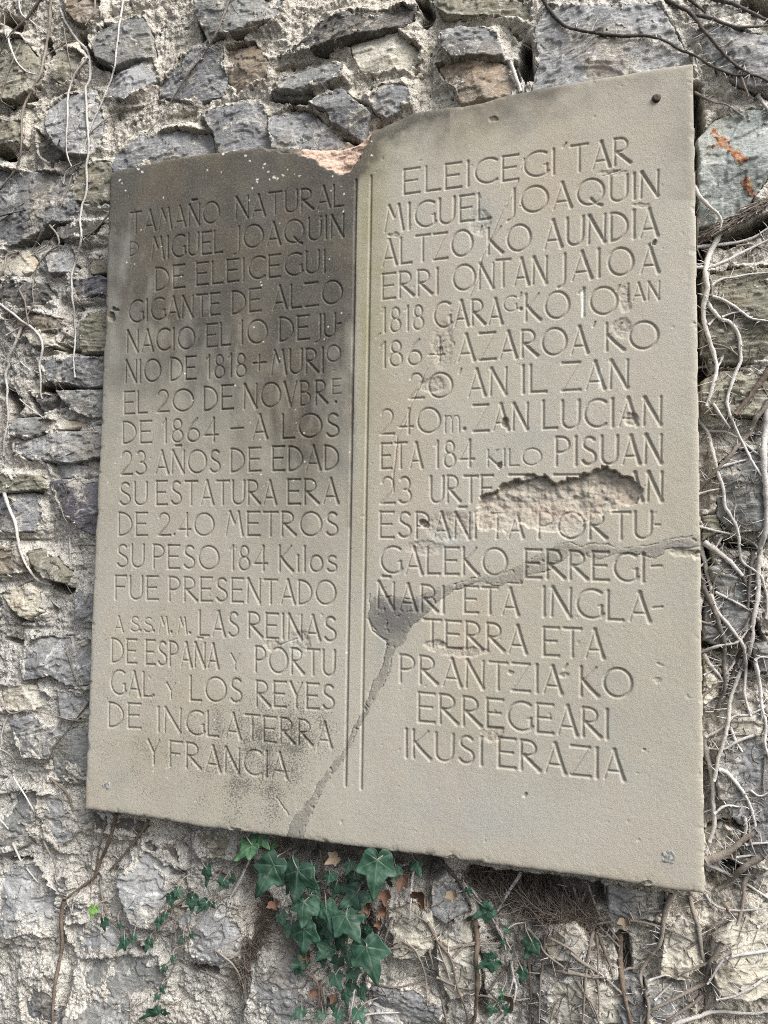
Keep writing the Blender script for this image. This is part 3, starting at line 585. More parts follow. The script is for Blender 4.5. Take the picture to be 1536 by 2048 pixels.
# ------------------------------------------------------------------ the rubble wall
# kind, standing-off in mm, lamination mm, lamination angle, outline read off the photograph
STONES = [
 ('olive', 14, 0, 0, [(-20, 60), (30, 66), (65, 105), (80, 155), (62, 175), (33, 200), (-20, 200)]), ('grey', 16, 0, 0, [(185, 45), (240, 28), (285, 20), (297, 103), (257, 110), (227, 130), (187, 113), (168, 72)]),
 ('grey', 20, 0, 0, [(385, -15), (560, -15), (545, 25), (500, 45), (460, 62), (435, 65), (410, 80), (400, 55), (385, 25)]), ('slate', 10, .8, .5, [(380, 95), (420, 80), (445, 100), (450, 150), (440, 185), (390, 205), (310, 185), (307, 170), (330, 140)]),
 ('white', 18, 0, 0, [(85, 210), (125, 180), (180, 172), (195, 230), (190, 285), (170, 305), (135, 308), (110, 290), (88, 255)]), ('dark', 6, 0, 0, [(76, 262), (100, 280), (132, 308), (105, 326), (80, 312)]),  # the dark piece is the white stone's shaded underside, put in as dark colour
 ('slate', 14, 0, 0, [(-20, 330), (60, 335), (130, 340), (145, 385), (150, 430), (100, 442), (60, 470), (20, 487), (-20, 485)]), ('olive', 10, 0, 0, [(150, 330), (180, 320), (225, 320), (222, 395), (180, 405), (140, 400)]),
 ('dark', 16, 0, 0, [(98, 447), (150, 437), (197, 437), (180, 468), (125, 482), (105, 470)]), ('slate', 14, .6, .3, [(225, 335), (240, 300), (285, 262), (370, 250), (410, 255), (420, 300), (300, 328), (230, 350)]),
 ('slate', 16, .6, .4, [(392, 215), (470, 200), (522, 200), (530, 270), (560, 300), (440, 310), (420, 260)]), ('brown', 10, .6, .3, [(125, -10), (190, -10), (195, 25), (170, 45), (150, 40), (130, 20)]),
 ('olive', 10, 0, 0, [(97, 110), (120, 92), (150, 95), (170, 115), (150, 140), (120, 165), (98, 150)]), ('olive', 14, 1.0, .2, [(-20, 232), (35, 240), (38, 280), (-20, 290)]),
 ('dark', 18, 2.2, .42, [(540, 95), (580, 78), (610, 65), (620, 35), (660, 15), (740, 8), (800, -4), (830, 5), (815, 30), (800, 45), (720, 65), (650, 85), (590, 100), (545, 104)]),
 ('grey', 18, 0, 0, [(540, 155), (600, 135), (640, 120), (686, 117), (688, 150), (640, 165), (600, 180), (555, 178)]), ('dark', 9, 0, 0, [(540, 176), (600, 180), (624, 178), (618, 192), (580, 200), (545, 192)]),  # dark entry: shade under the grey stone, painted as a piece of its own
 ('slate', 18, .5, .5, [(612, 200), (640, 180), (680, 170), (700, 190), (735, 220), (725, 245), (720, 275), (690, 255), (660, 240), (648, 215)]), ('slate', 15, 0, 0, [(728, 185), (760, 165), (800, 160), (820, 180), (820, 200), (790, 225), (770, 232), (745, 215)]),
 ('slate', 20, 0, 0, [(880, 60), (910, 48), (990, 42), (1003, 100), (985, 110), (900, 112), (880, 90)]), ('brown', 16, .7, .3, [(870, 120), (900, 112), (985, 110), (1020, 115), (1034, 160), (1010, 190), (960, 203), (920, 208), (905, 175), (880, 145)]),
 ('dark', 9, 0, 0, [(688, 250), (715, 255), (718, 280), (692, 275)]), ('white', 12, .5, .2, [(530, 230), (580, 205), (620, 215), (655, 250), (690, 285), (650, 300), (600, 300), (540, 295)]),
 ('olive', 14, 0, 0, [(850, -10), (1060, -10), (1060, 25), (1000, 22), (950, 30), (890, 25)]),
 ('white', 22, .5, .25, [(1062, 150), (1075, 110), (1068, 40), (1090, -10), (1320, -10), (1350, 45), (1385, 100), (1395, 140), (1330, 160), (1200, 180), (1060, 190)]),
 ('white', 16, .5, .5, [(1392, 40), (1440, 45), (1545, 62), (1545, 172), (1500, 165), (1450, 150), (1410, 95)]), ('rusty', 18, .6, .8, [(1396, 270), (1430, 225), (1470, 208), (1545, 200), (1545, 330), (1505, 395), (1450, 440), (1396, 450)]),
 ('dark', 12, .8, .2, [(-20, 560), (80, 563), (97, 595), (60, 612), (-20, 618)]), ('purple', 14, .6, .2, [(132, 556), (200, 550), (222, 555), (222, 585), (145, 592)]), ('olive', 16, 2.0, -.15, [(152, 640), (180, 622), (225, 622), (225, 700), (160, 706)]),
 ('pale', 10, 1.0, .1, [(50, 668), (75, 655), (105, 668), (112, 690), (60, 690)]), ('slate', 20, .7, .05, [(58, 716), (130, 712), (222, 712), (220, 770), (170, 772), (140, 766), (85, 758)]), ('dark', 8, 0, 0, [(58, 786), (110, 790), (136, 810), (82, 826)]),
 ('grey', 13, .5, .1, [(112, 782), (205, 775), (222, 776), (220, 830), (180, 838), (140, 820)]), ('white', 15, .6, .1, [(20, 882), (100, 862), (190, 860), (212, 870), (210, 915), (140, 925), (60, 920), (20, 905)]), ('olive', 20, .8, .1, [(-20, 945), (60, 948), (82, 958), (82, 976), (-20, 988)]),
 ('purple', 18, .8, .9, [(90, 962), (150, 955), (205, 968), (205, 1080), (160, 1062), (125, 1030), (105, 1000)]), ('slate', 14, .8, .5, [(-20, 992), (60, 985), (76, 1020), (62, 1060), (30, 1066), (-20, 1060)]),
 ('olive', 16, .6, .4, [(45, 1105), (75, 1095), (110, 1120), (130, 1150), (125, 1166), (85, 1160), (60, 1132)]), ('brown', 14, 0, 0, [(-20, 1092), (30, 1090), (55, 1120), (55, 1146), (-20, 1152)]), ('pale', 12, 0, 0, [(-10, 1190), (50, 1165), (80, 1190), (78, 1225), (50, 1242), (20, 1222)]),
 ('slate', 15, .8, 1.0, [(145, 1182), (190, 1152), (205, 1160), (205, 1250), (165, 1244), (147, 1218)]), ('white', 14, .6, .3, [(50, 1278), (140, 1275), (195, 1285), (195, 1372), (130, 1372), (95, 1350), (40, 1362), (35, 1320)]), ('slate', 17, .9, .35, [(15, 1442), (60, 1430), (110, 1472), (92, 1520), (40, 1516)]),
 ('grey', 14, .5, .3, [(90, 1480), (170, 1448), (190, 1455), (185, 1562), (100, 1560)]), ('grey', 14, .5, .2, [(-15, 1590), (70, 1585), (72, 1622), (40, 1700), (-15, 1712)]), ('slate', 11, 0, 0, [(108, 1757), (135, 1750), (140, 1782), (115, 1786)]),
 ('slate', 10, 0, 0, [(136, 1800), (165, 1790), (175, 1815), (160, 1836), (140, 1828)]), ('grey', 15, .4, .1, [(150, 1932), (230, 1920), (310, 1920), (330, 1992), (260, 2055), (130, 2055)]), ('slate', 14, .4, .6, [(30, 1962), (105, 1945), (112, 2000), (108, 2055), (40, 2055)]),
 ('white', 20, 0, 0, [(230, 1762), (262, 1718), (305, 1708), (330, 1750), (318, 1830), (290, 1862), (258, 1850)]), ('white', 22, 0, 0, [(350, 1845), (400, 1812), (470, 1800), (482, 1880), (460, 1925), (410, 1935), (365, 1912)]), ('white', 16, 0, 0, [(500, 1952), (560, 1925), (640, 1965), (645, 2055), (480, 2055)]),
 ('brown', 12, 0, 0, [(75, 1938), (100, 1930), (110, 1942), (108, 1958), (90, 1950)]), ('dark', 10, 0, 0, [(280, 1680), (350, 1688), (360, 1730), (300, 1712)]), ('pale', 18, 0, 0, [(870, 1885), (935, 1862), (945, 1905), (952, 1990), (900, 2002), (878, 1960)]), ('pale', 18, 0, 0, [(1092, 1990), (1140, 1950), (1200, 1958), (1240, 1995), (1245, 2055), (1095, 2055)]),
 ('pale', 17, 0, 0, [(1080, 1880), (1100, 1852), (1150, 1850), (1182, 1890), (1150, 1925), (1100, 1922)]), ('slate', 15, .7, .1, [(735, 1982), (800, 1975), (880, 2006), (880, 2055), (800, 2055), (745, 2020)]), ('pale', 17, 0, 0, [(775, 1825), (820, 1812), (862, 1822), (866, 1900), (830, 1925), (785, 1920)]),
 ('white', 14, 0, 0, [(735, 2010), (780, 2025), (800, 2055), (700, 2055), (700, 2035)]), ('pale', 19, .4, .4, [(1430, 1880), (1480, 1840), (1545, 1820), (1545, 1985), (1500, 1998), (1440, 1990), (1425, 1940)]), ('pale', 14, .4, .2, [(1330, 1880), (1360, 1840), (1400, 1860), (1405, 1930), (1370, 1960), (1320, 1955)]),
 ('slate', 16, .5, .6, [(1490, 1660), (1545, 1640), (1545, 1748), (1500, 1735), (1478, 1700)]), ('grey', 14, .4, .2, [(1290, 1970), (1350, 1955), (1400, 1975), (1395, 2055), (1295, 2055)]), ('olive', 16, 1.6, .05, [(1404, 545), (1470, 530), (1545, 525), (1545, 722), (1440, 728), (1404, 700)]),
 ('olive', 15, 1.3, .05, [(1404, 760), (1440, 735), (1545, 745), (1545, 832), (1450, 830), (1404, 815)]), ('grey', 15, .5, .4, [(1440, 930), (1480, 900), (1545, 905), (1545, 1062), (1470, 1065), (1435, 1030)]), ('olive', 11, 1.5, .1, [(1406, 1030), (1432, 1030), (1445, 1062), (1406, 1078)]),
 ('grey', 12, .8, -.1, [(1420, 1135), (1480, 1115), (1530, 1140), (1525, 1200), (1440, 1210)]), ('slate', 13, .8, .2, [(1408, 1200), (1470, 1190), (1512, 1225), (1505, 1285), (1440, 1296), (1408, 1280)]), ('grey', 14, .4, .5, [(1505, 1295), (1545, 1280), (1545, 1345), (1515, 1345)]),
 ('pale', 11, 0, 0, [(1408, 1318), (1445, 1338), (1440, 1390), (1408, 1410)]), ('slate', 14, .7, .4, [(1440, 1485), (1480, 1470), (1545, 1480), (1545, 1640), (1480, 1650), (1440, 1600), (1432, 1540)]), ('pale', 12, 0, 0, [(1455, 1410), (1500, 1400), (1540, 1430), (1520, 1470), (1465, 1470)]),
 ('pale', 12, 0, 0, [(1412, 1660), (1445, 1650), (1470, 1680), (1440, 1705), (1412, 1710)]), ('grey', 12, .3, 0, [(1215, 1775), (1330, 1795), (1330, 1835), (1270, 1845), (1215, 1830)]), ('slate', 13, 0, 0, [(860, 1770), (915, 1770), (935, 1830), (890, 1850), (858, 1830)]), ('slate', 13, 0, 0, [(1200, 1960), (1285, 1965), (1290, 2055), (1250, 2055)]),
 ('brown', 8, .5, .4, [(448, 90), (500, 78), (535, 108), (530, 150), (470, 185), (452, 160)]), ('white', 9, .4, .2, [(240, 112), (300, 110), (310, 150), (250, 200), (205, 190), (215, 150)]), ('pale', 9, 0, 0, [(690, 70), (790, 58), (840, 90), (820, 140), (720, 140)]),
 ('pale', 9, 0, 0, [(0, 500), (50, 495), (75, 530), (40, 552), (-20, 550)]), ('white', 8, .4, .2, [(85, 500), (140, 490), (148, 540), (100, 550)]), ('brown', 9, .6, .1, [(0, 630), (60, 622), (130, 640), (120, 660), (30, 672)]), ('pale', 9, 0, 0, [(60, 840), (120, 838), (180, 845), (130, 858), (70, 862)]),
 ('white', 9, .4, .3, [(90, 920), (150, 932), (200, 930), (200, 952), (110, 955)]), ('pale', 8, 0, 0, [(0, 1370), (60, 1372), (100, 1395), (60, 1425), (0, 1420)]), ('white', 9, .4, 0, [(110, 1380), (180, 1380), (185, 1435), (120, 1440)]), ('white', 8, 0, 0, [(80, 1590), (140, 1585), (175, 1640), (120, 1700), (80, 1660)]), ('white', 10, 0, 0, [(-10, 1740), (60, 1725), (110, 1790), (90, 1860), (10, 1880), (-10, 1840)]),
 ('white', 9, 0, 0, [(130, 1850), (220, 1840), (280, 1890), (240, 1915), (150, 1920)]), ('olive', 12, .6, .3, [(395, 1660), (470, 1675), (470, 1720), (400, 1715), (385, 1690)]), ('dark', 10, .5, .2, [(180, 1625), (300, 1640), (290, 1675), (190, 1665)]), ('brown', 12, .5, .2, [(170, 520), (222, 500), (222, 545), (180, 548)]), ('grey', 12, .4, 0, [(20, 835), (60, 830), (85, 858), (50, 880), (15, 870)]),
]
# dark hollows: centre line, radius px, depth mm
HOLES = [([(1052, 85), (1048, 120), (1058, 150)], 13, 45), ([(550, 194), (590, 203), (622, 196)], 8, 35), ([(400, 40), (408, 78), (460, 66)], 6, 25), ([(30, 208), (62, 198)], 10, 35), ([(158, 70), (190, 122), (225, 136)], 8, 30),
 ([(55, 480), (100, 455), (128, 440)], 10, 35), ([(105, 478), (150, 480)], 6, 30), ([(85, 776), (150, 780), (205, 782)], 8, 40), ([(62, 795), (85, 830)], 7, 28), ([(-10, 988), (84, 981)], 7, 35), ([(105, 1170), (132, 1178)], 9, 40), ([(1400, 480), (1402, 620), (1404, 770)], 12, 45),
 ([(1432, 722), (1462, 730)], 6, 25), ([(1450, 1086), (1512, 1096)], 7, 30), ([(1500, 0), (1545, 20)], 16, 50), ([(838, 0), (862, 30), (850, 45)], 8, 25), ([(560, 1690), (700, 1715), (860, 1740)], 24, 30), ([(950, 1760), (1080, 1780), (1220, 1795)], 22, 38), ([(15, 1718), (66, 1722)], 5, 25),
 ([(380, 1938), (430, 1945)], 7, 30), ([(1450, 1730), (1490, 1745)], 12, 35), ([(270, 1745), (275, 1830)], 5, 12), ([(1400, 470), (1450, 480), (1536, 440)], 12, 35), ([(1405, 1100), (1430, 1170), (1440, 1250)], 12, 30), ([(1500, 1240), (1520, 1290), (1495, 1330)], 12, 30), ([(10, 1280), (40, 1290)], 6, 18),
 ([(65, 1300), (90, 1296)], 6, 22), ([(115, 1355), (175, 1362)], 8, 25), ([(20, 1210), (35, 1240), (60, 1240)], 6, 20), ([(690, 280), (720, 282)], 6, 20), ([(-5, 300), (20, 310)], 12, 35), ([(110, 695), (205, 708)], 6, 25), ([(0, 780), (25, 800), (22, 850)], 12, 28), ([(260, 1880), (285, 1900)], 7, 25),
 ([(480, 1740), (560, 1880), (600, 1950)], 20, 18), ([(700, 1780), (720, 1900)], 30, 20), ([(940, 1850), (960, 2030)], 14, 18), ([(1245, 1880), (1260, 2040)], 14, 22), ([(0, 30), (30, 45)], 12, 35), ([(90, 80), (100, 120)], 8, 25), ([(660, 180), (735, 215)], 5, 18), ([(1030, 120), (1035, 160)], 6, 20), ([(1390, 180), (1400, 330)], 12, 30), ([(1470, 165), (1536, 185)], 10, 28),
 ([(1420, 1650), (1450, 1640), (1500, 1660)], 7, 22), ([(1405, 1290), (1450, 1300)], 8, 22), ([(640, 60), (700, 90), (740, 75)], 6, 18), ([(300, 1710), (360, 1745)], 6, 15)]

def build_wall():
    c = up([(0, 0), (W0, 0), (0, H0), (W0, H0)], 0.0); x0, z0 = c.min(0) - .03; x1, z1 = c.max(0) + .03
    d = .0014; ext = .42
    g = np.cumsum(np.minimum(.0014 * 1.09 ** np.arange(200), .012)); g = g[g < ext]
    xs = np.concatenate([x0 - g[::-1], np.arange(x0, x1, d), x1 + g]); zs = np.concatenate([z0 - g[::-1], np.arange(z0, z1, d), z1 + g])
    X, Z = np.meshgrid(xs, zs); U, V = pj(X, Z, .005)
    Hm = .009 * fbm(X, Z, .16, 2, 101) + .007 * fbm(X, Z, .05, 3, 103)
    f1, e1 = cells(X + .004 * fbm(X, Z, .02, 2, 104), Z + .004 * fbm(X, Z, .02, 2, 105), .016, 106)
    Hm += .0042 * (.6 - f1) * (1 + .6 * fbm(X, Z, .06, 2, 107))
    f2, _ = cells(X + .001 * fbm(X, Z, .006, 2, 108), Z, .0062, 109); Hm += .0030 * (.6 - f2)
    Hm += .0052 * fbm(X, Z, .015, 5, 110, .62)
    Hm -= .013 * sst(.28, .5, fbm(X, Z, .028, 4, 112, .6))            # crumbled-out pits
    Hm -= .0028
    hole = np.zeros(X.shape)
    wu, wv = 9 * fbm(X, Z, .02, 3, 115), 9 * fbm(X, Z, .02, 3, 116)
    for pts, r, dp in HOLES:
        hole = np.maximum(hole, dp * .001 * (1 - sst(.35, 1.35, dline(U + wu, V + wv, pts) / r)))
    inside = np.full(X.shape, -1.0); TOP = None
    rng = np.random.RandomState(11)
    polys = []
    for kind, off, lam, ang, p in STONES:
        polys.append((kind, off * .001, lam * .001, ang, up(p, off * .001 + .004), True))
    # rubble beyond the picture
    cx = np.arange(x0 - ext, x1 + ext, .105); cz = np.arange(z0 - ext, z1 + ext, .085)
    kinds = ['slate', 'grey', 'olive', 'brown', 'pale', 'white']
    for i, a in enumerate(cx):
        for b in cz:
            a2, b2 = a + rng.uniform(-.03, .03) + .04 * (i % 2), b + rng.uniform(-.02, .02)
            if x0 - .055 < a2 < x1 + .055 and z0 - .05 < b2 < z1 + .05: continue
            t = np.sort(rng.uniform(0, 2 * math.pi, 9)); r = rng.uniform(.6, 1.05, 9)
            polys.append((kinds[rng.randint(6)], rng.uniform(.008, .02), .0005, rng.uniform(0, 1), np.stack([a2 + .055 * r * np.cos(t), b2 + .038 * r * np.sin(t)], 1), False))
    wall = empty('stone_wall', ((x0 + x1) / 2, 0, z0 - ext), 'rubble stone wall with crumbling lime mortar behind the carved tablet', 'wall')
    ST = np.full(X.shape, -1.0)
    outer = {}
    for k, (kind, off, lam, ang, P, inframe) in enumerate(polys):
        sp = .0013 if inframe else .004
        lo = P.min(0) - .008; hi = P.max(0) + .008
        A, B = np.meshgrid(np.arange(lo[0], hi[0], sp), np.arange(lo[1], hi[1], sp))
        def shape(A, B):
            s = sdf(A + .0024 * fbm(A, B, .028, 2, 200 + k) + .0016 * fbm(A, B, .007, 3, 300 + k), B + .0024 * fbm(A, B, .028, 2, 400 + k) + .0016 * fbm(A, B, .007, 3, 500 + k), P) + .0026
            r2 = np.random.RandomState(900 + k); cx_, cz_ = P.mean(0)
            h = np.full(A.shape, 9.0)
            for j in range(4):
                gx, gz = r2.normal(-.03, .15), r2.normal(-.07, .15)
                h = np.minimum(h, off + r2.uniform(0, .006) + gx * (A - cx_) + gz * (B - cz_))
            h = np.maximum(h, off - .014)
            ca, sa = math.cos(ang), math.sin(ang); al = A * ca + B * sa; ac = -A * sa + B * ca
            if lam > 0:
                w = ac / .0075 + 1.1 * fbm(al * .35, ac, .02, 3, 700 + k) + .4 * noise(al / .05, ac / .05, 701 + k)
                t = w - np.floor(w); h = h + lam * (t ** 1.5 - .45) * (1 + .9 * fbm(A, B, .03, 2, 702 + k))
            q = 2.6 * fbm(al, ac * 1.6, .045, 3, 720 + k, .55) + r2.uniform(0, 1); fl = np.floor(q)       # conchoidal steps
            h = h + .0024 * (fl + sst(.70, 1.0, q - fl)) + .0013 * fbm(A, B, .016, 4, 721 + k, .6)
            h = h + .0007 * fbm(A, B, .005, 3, 740 + k)
            h = h - .034 * (1 - sst(-.0015, .0034 + .0012 * math.sin(k), s)) ** 1.3
            return s, h
        s, h = shape(A, B)
        ok = s > -.004; kp = ok[:-1, :-1] & ok[1:, 1:] & ok[:-1, 1:] & ok[1:, :-1]
        me = grid_mesh('stone', A, B, h, kp)
        if inframe:
            o = link('stone', me, M[kind]); keep_world(o, wall)
            if kind == 'rusty': o['label'] = 'greenish grey stone with orange rust beside the tablet'; RUSTY.append((o, P, off))
        else:
            outer.setdefault(kind, []).append(me)
        i0, i1 = np.searchsorted(xs, (lo[0], hi[0])); j0, j1 = np.searchsorted(zs, (lo[1], hi[1]))
        if i1 > i0 and j1 > j0:
            s2, h2 = shape(X[j0:j1, i0:i1], Z[j0:j1, i0:i1])
            ST[j0:j1, i0:i1] = np.maximum(ST[j0:j1, i0:i1], np.where(s2 > 0, h2, -1))
            inside[j0:j1, i0:i1] = np.maximum(inside[j0:j1, i0:i1], s2)
    import bmesh
    for kind, mes in outer.items():
        bm = bmesh.new()
        for me in mes: bm.from_mesh(me); bpy.data.meshes.remove(me)
        me = bpy.data.meshes.new('rubble'); bm.to_mesh(me); bm.free()
        o = link('rubble', me, M[kind]); keep_world(o, wall); o['kind'] = 'stuff'
    # mortar rises to meet the stones (least along their undersides), and is smeared over their edges and faces
    near = np.exp(-np.clip(-inside, 0, 1) / .014)
    flush = sst(-.35, .35, fbm(X, Z, .055, 3, 120) + .15)
    Hm += near * (.012 * flush + .001)
    sm = .03 + fbm(X, Z, .035, 5, 121, .6) + .62 * np.exp(-np.clip(inside, 0, 1) / .0075) + .20 * flush
    sm = sm + .26 * sst(1450, 1600, V) * (1 - sst(650, 800, U)) + .06 * sst(1750, 1900, V) - .05 * sst(1300, 1400, U)
    smear = sst(.50, .60, sm)
    onst = sst(-.001, .003, inside)
    crumb = .0024 * (.6 - f2) + .0016 * fbm(X, Z, .006, 3, 122)
    Hst = np.where(inside > .0035, ST, np.maximum(ST, Hm - .002))
    Hm = Hm * (1 - onst) + onst * np.where(inside > 0, (ST - .010) * (1 - smear) + smear * (np.minimum(Hst, Hm + .012) + .0016 * sst(.55, .8, sm) + crumb), Hm)
    Hm = Hm - hole
    cream = np.clip(.75 * sst(1050, 1350, U) * sst(1500, 1800, V) + .5 * sst(380, 300, V) * (1 - sst(900, 1100, U)) + .25 * sst(1380, 1420, U), 0, .8)
    cream = np.clip(cream * (1 + 1.2 * fbm(X, Z, .08, 3, 131)), 0, .9)
    hollow_dark = np.clip(hole / .022, 0, 1) * np.clip(.75 + .6 * fbm(X, Z, .02, 2, 133), 0, 1) * .85  # mortar colour darkens with the depth of the hollows
    inpl = sdf(U, V, [(300, 420), (680, 440), (800, 340), (1290, 230), (1290, 1640), (300, 1540)])
    ok = inpl < 0; keep = ok[:-1, :-1] | ok[1:, 1:]
    o = link('mortar', grid_mesh('mortar', X, Z, Hm, keep, dict(cream=cream, hollow_dark=hollow_dark)), M['mortar']); keep_world(o, wall)
    # solid body of the wall behind the face
    a0, a1, b0, b1 = xs[0], xs[-1], zs[0], zs[-1]
    vv = [(a0, .07, b0), (a1, .07, b0), (a1, .07, b1), (a0, .07, b1), (a0, .5, b0), (a1, .5, b0), (a1, .5, b1), (a0, .5, b1)]
    ff = [(0, 1, 2, 3), (5, 4, 7, 6), (4, 0, 3, 7), (1, 5, 6, 2), (3, 2, 6, 7), (4, 5, 1, 0)]
    o = link('core', mesh_np('core', vv, ff, dict(cream=np.zeros(8), hollow_dark=np.zeros(8)), False), M['mortar']); keep_world(o, wall)
    TOPH = np.maximum(Hm, ST)
    return wall, xs, zs, TOPH
RUSTY = []
WALL, WX, WZ, TOPH = build_wall()
def wall_h(x, z):
    i = np.clip(np.searchsorted(WX, x), 0, len(WX) - 1); j = np.clip(np.searchsorted(WZ, z), 0, len(WZ) - 1)
    return TOPH[j, i]
# rust crust on the greenish stone
def rust_patch(pts, r, seed):
    P = np.array(pts, float); lo = P.min(0) - r * 1.6; hi = P.max(0) + r * 1.6
    a, b = up([(lo[0], hi[1]), (hi[0], lo[1])], .018)
    A, B = np.meshgrid(np.arange(a[0], b[0], .0011), np.arange(a[1], b[1], .0011)); U, V = pj(A, B, .018)
    q = 1.0 - (dline(U, V, pts) / r) + 1.9 * fbm(A, B, .010, 5, seed, .75)
    hh = wall_h(A.ravel(), B.ravel()).reshape(A.shape) + .0012 * sst(.05, .5, q) - .0006 + .0006 * fbm(A, B, .004, 2, seed + 3)
    ok = q > .08; kp = ok[:-1, :-1] & ok[1:, 1:] & ok[:-1, 1:] & ok[1:, :-1]
    o = link('rust_crust', grid_mesh('rust_crust', A, B, hh, kp), M['rust']); keep_world(o, WALL)
rust_patch([(1432, 260), (1446, 278), (1444, 282), (1460, 298), (1474, 310), (1482, 320)], 15, 801)
rust_patch([(1446, 280), (1428, 292)], 9, 811)
rust_patch([(1492, 362), (1504, 380)], 10, 821)
# ------------------------------------------------------------------ dry ivy and green ivy
PLQ_PTS = up(OUT, HF)
def catmull(P, step):
    P = np.array(P, float); Q = np.vstack([2 * P[0] - P[1], P, 2 * P[-1] - P[-2]]); out = []
    for i in range(1, len(Q) - 2):
        n = max(2, int(np.linalg.norm(Q[i + 1] - Q[i]) / step)); t = np.linspace(0, 1, n, endpoint=False)[:, None]
        a, b, c, d = Q[i - 1], Q[i], Q[i + 1], Q[i + 2]
        out.append(.5 * (2 * b + (c - a) * t + (2 * a - 5 * b + 4 * c - d) * t * t + (3 * b - a - 3 * c + d) * t ** 3))
    out.append(P[-1:]); return np.vstack(out)

class Buf:
    def __init__(s): s.V = []; s.Q = []; s.n = 0
    def add(s, V, Q): s.V.append(V); s.Q.append(Q + s.n); s.n += len(V)
    def mesh(s, name): return mesh_np(name, np.vstack(s.V), np.vstack(s.Q))

def tube(buf, P, R, k=7, seed=0, rough=.12):
    """P (n,3), R (n,)"""
    n = len(P); T = np.gradient(P, axis=0); T /= np.linalg.norm(T, axis=1)[:, None] + 1e-12
    Nn = np.array([0, -1., 0]); B = np.cross(T, Nn); B /= np.linalg.norm(B, axis=1)[:, None] + 1e-12; N = np.cross(B, T)
    a = np.linspace(0, 2 * math.pi, k, endpoint=False)
    rg = np.random.RandomState(seed); rr = 1 + rough * rg.normal(size=(n, k))
    ring = P[:, None, :] + (R[:, None] * rr)[..., None] * (np.cos(a)[None, :, None] * B[:, None, :] + np.sin(a)[None, :, None] * N[:, None, :])
    V = ring.reshape(-1, 3); i = np.arange(n - 1)[:, None] * k; j = np.arange(k)[None, :]
    Q = np.stack([i + j, i + (j + 1) % k, i + k + (j + 1) % k, i + k + j], -1).reshape(-1, 4)
    c = np.arange(k)
    caps = np.array([[0, c2 + 1, c2 + 2, (c2 + 3)] for c2 in range(0, k - 3, 2)] + [[(n - 1) * k, (n - 1) * k + c2 + 3, (n - 1) * k + c2 + 2, (n - 1) * k + c2 + 1] for c2 in range(0, k - 3, 2)]) if k > 3 else np.zeros((0, 4), int)
    buf.add(V, np.vstack([Q, caps]) if len(caps) else Q)

def path3(pts, rpx, seed, lift=0.0, jit=1.0, depth=None):
    """photo polyline -> 3-D centre line that hugs the wall"""
    rad = rpx * (.00050 if rpx > 4.5 else .00055)
    C = catmull(pts, 6.0)
    s_ = np.arange(len(C)) * 1.0
    C = C + jit * np.stack([1.6 * fbm(s_ / 6, s_ * 0 + seed, 1, 2, seed) + .7 * noise(s_ / 1.7, s_ * 0 + seed * 1.7, seed + 5), 1.6 * fbm(s_ / 6, s_ * 0 - seed, 1, 2, seed + 9)], 1)
    h = np.full(len(C), .015)
    for _ in range(3):
        x, z = un(C[:, 0], C[:, 1], h); w = wall_h(x, z)
        # ride over the crests: running maximum, then smoothed
        m = np.max(np.stack([np.roll(w, k) if 0 else np.concatenate([np.full(max(k, 0), w[0]), w, np.full(max(-k, 0), w[-1])])[max(-k, 0):][:len(w)] for k in range(-4, 5)]), 0) if len(w) > 1 else w
        m = np.clip(m, -.004, .045); ker = np.ones(7) / 7; mp_ = np.concatenate([np.full(3, m[0]), m, np.full(3, m[-1])]); m = np.convolve(mp_, ker, 'valid')
        h = m + rad * .55 + lift if depth is None else np.full(len(C), depth)
    x, z = un(C[:, 0], C[:, 1], h)
    return np.stack([x, -h, z], 1), rad

SEED = [100]
def stem(parent, pts, rpx, mat, taper=.45, hairs=None, lift=0.0, name='stem', label=None, k=7, depth=None):
    SEED[0] += 1; sd_ = SEED[0]
    P, rad = path3(pts, rpx, sd_, lift, depth=depth); n = len(P)
    t = np.linspace(0, 1, n); R = rad * (1 - taper * t) * (1 + .30 * fbm(t * n / 4, t * 0 + sd_, 1, 4, sd_, .6))
    b = Buf(); tube(b, P, R, k, sd_)
    rg = np.random.RandomState(sd_)
    for _ in range(int(n / 9)):                                   # nodes and little broken spurs
        i = rg.randint(1, n - 1); d = rg.normal(size=3) * [1, .3, 1]; d[1] -= .4; d /= np.linalg.norm(d)
        L = rad * rg.uniform(1.5, 3.0); tube(b, np.stack([P[i], P[i] + d * L * .5, P[i] + d * L]), np.array([.55, .4, .15]) * R[i], 5, sd_)
    o = link(name, b.mesh(name), M[mat]); keep_world(o, parent)
    if label: o['label'] = label
    if hairs is not None:
        for _ in range(int(n * hairs)):
            i = rg.randint(0, n); T = P[min(i + 1, n - 1)] - P[max(i - 1, 0)]; T /= np.linalg.norm(T) + 1e-9
            side = np.cross(T, [0, -1, 0]) * rg.choice([-1, 1]); d = side + T * rg.normal(0, .5) + np.array([0, rg.uniform(-.5, .6), 0])
            d /= np.linalg.norm(d); L = rg.uniform(.004, .013); a = P[i] + side * R[i] * .7
            bend = np.array([rg.normal(), rg.normal() * .3, rg.normal()]) * L * .25
            tube(HB, np.stack([a, a + d * L * .5 + bend, a + d * L + bend * 1.6 + [0, .001, 0]]), np.array([.0006, .0005, .00025]), 3, 1, 0)
    return P

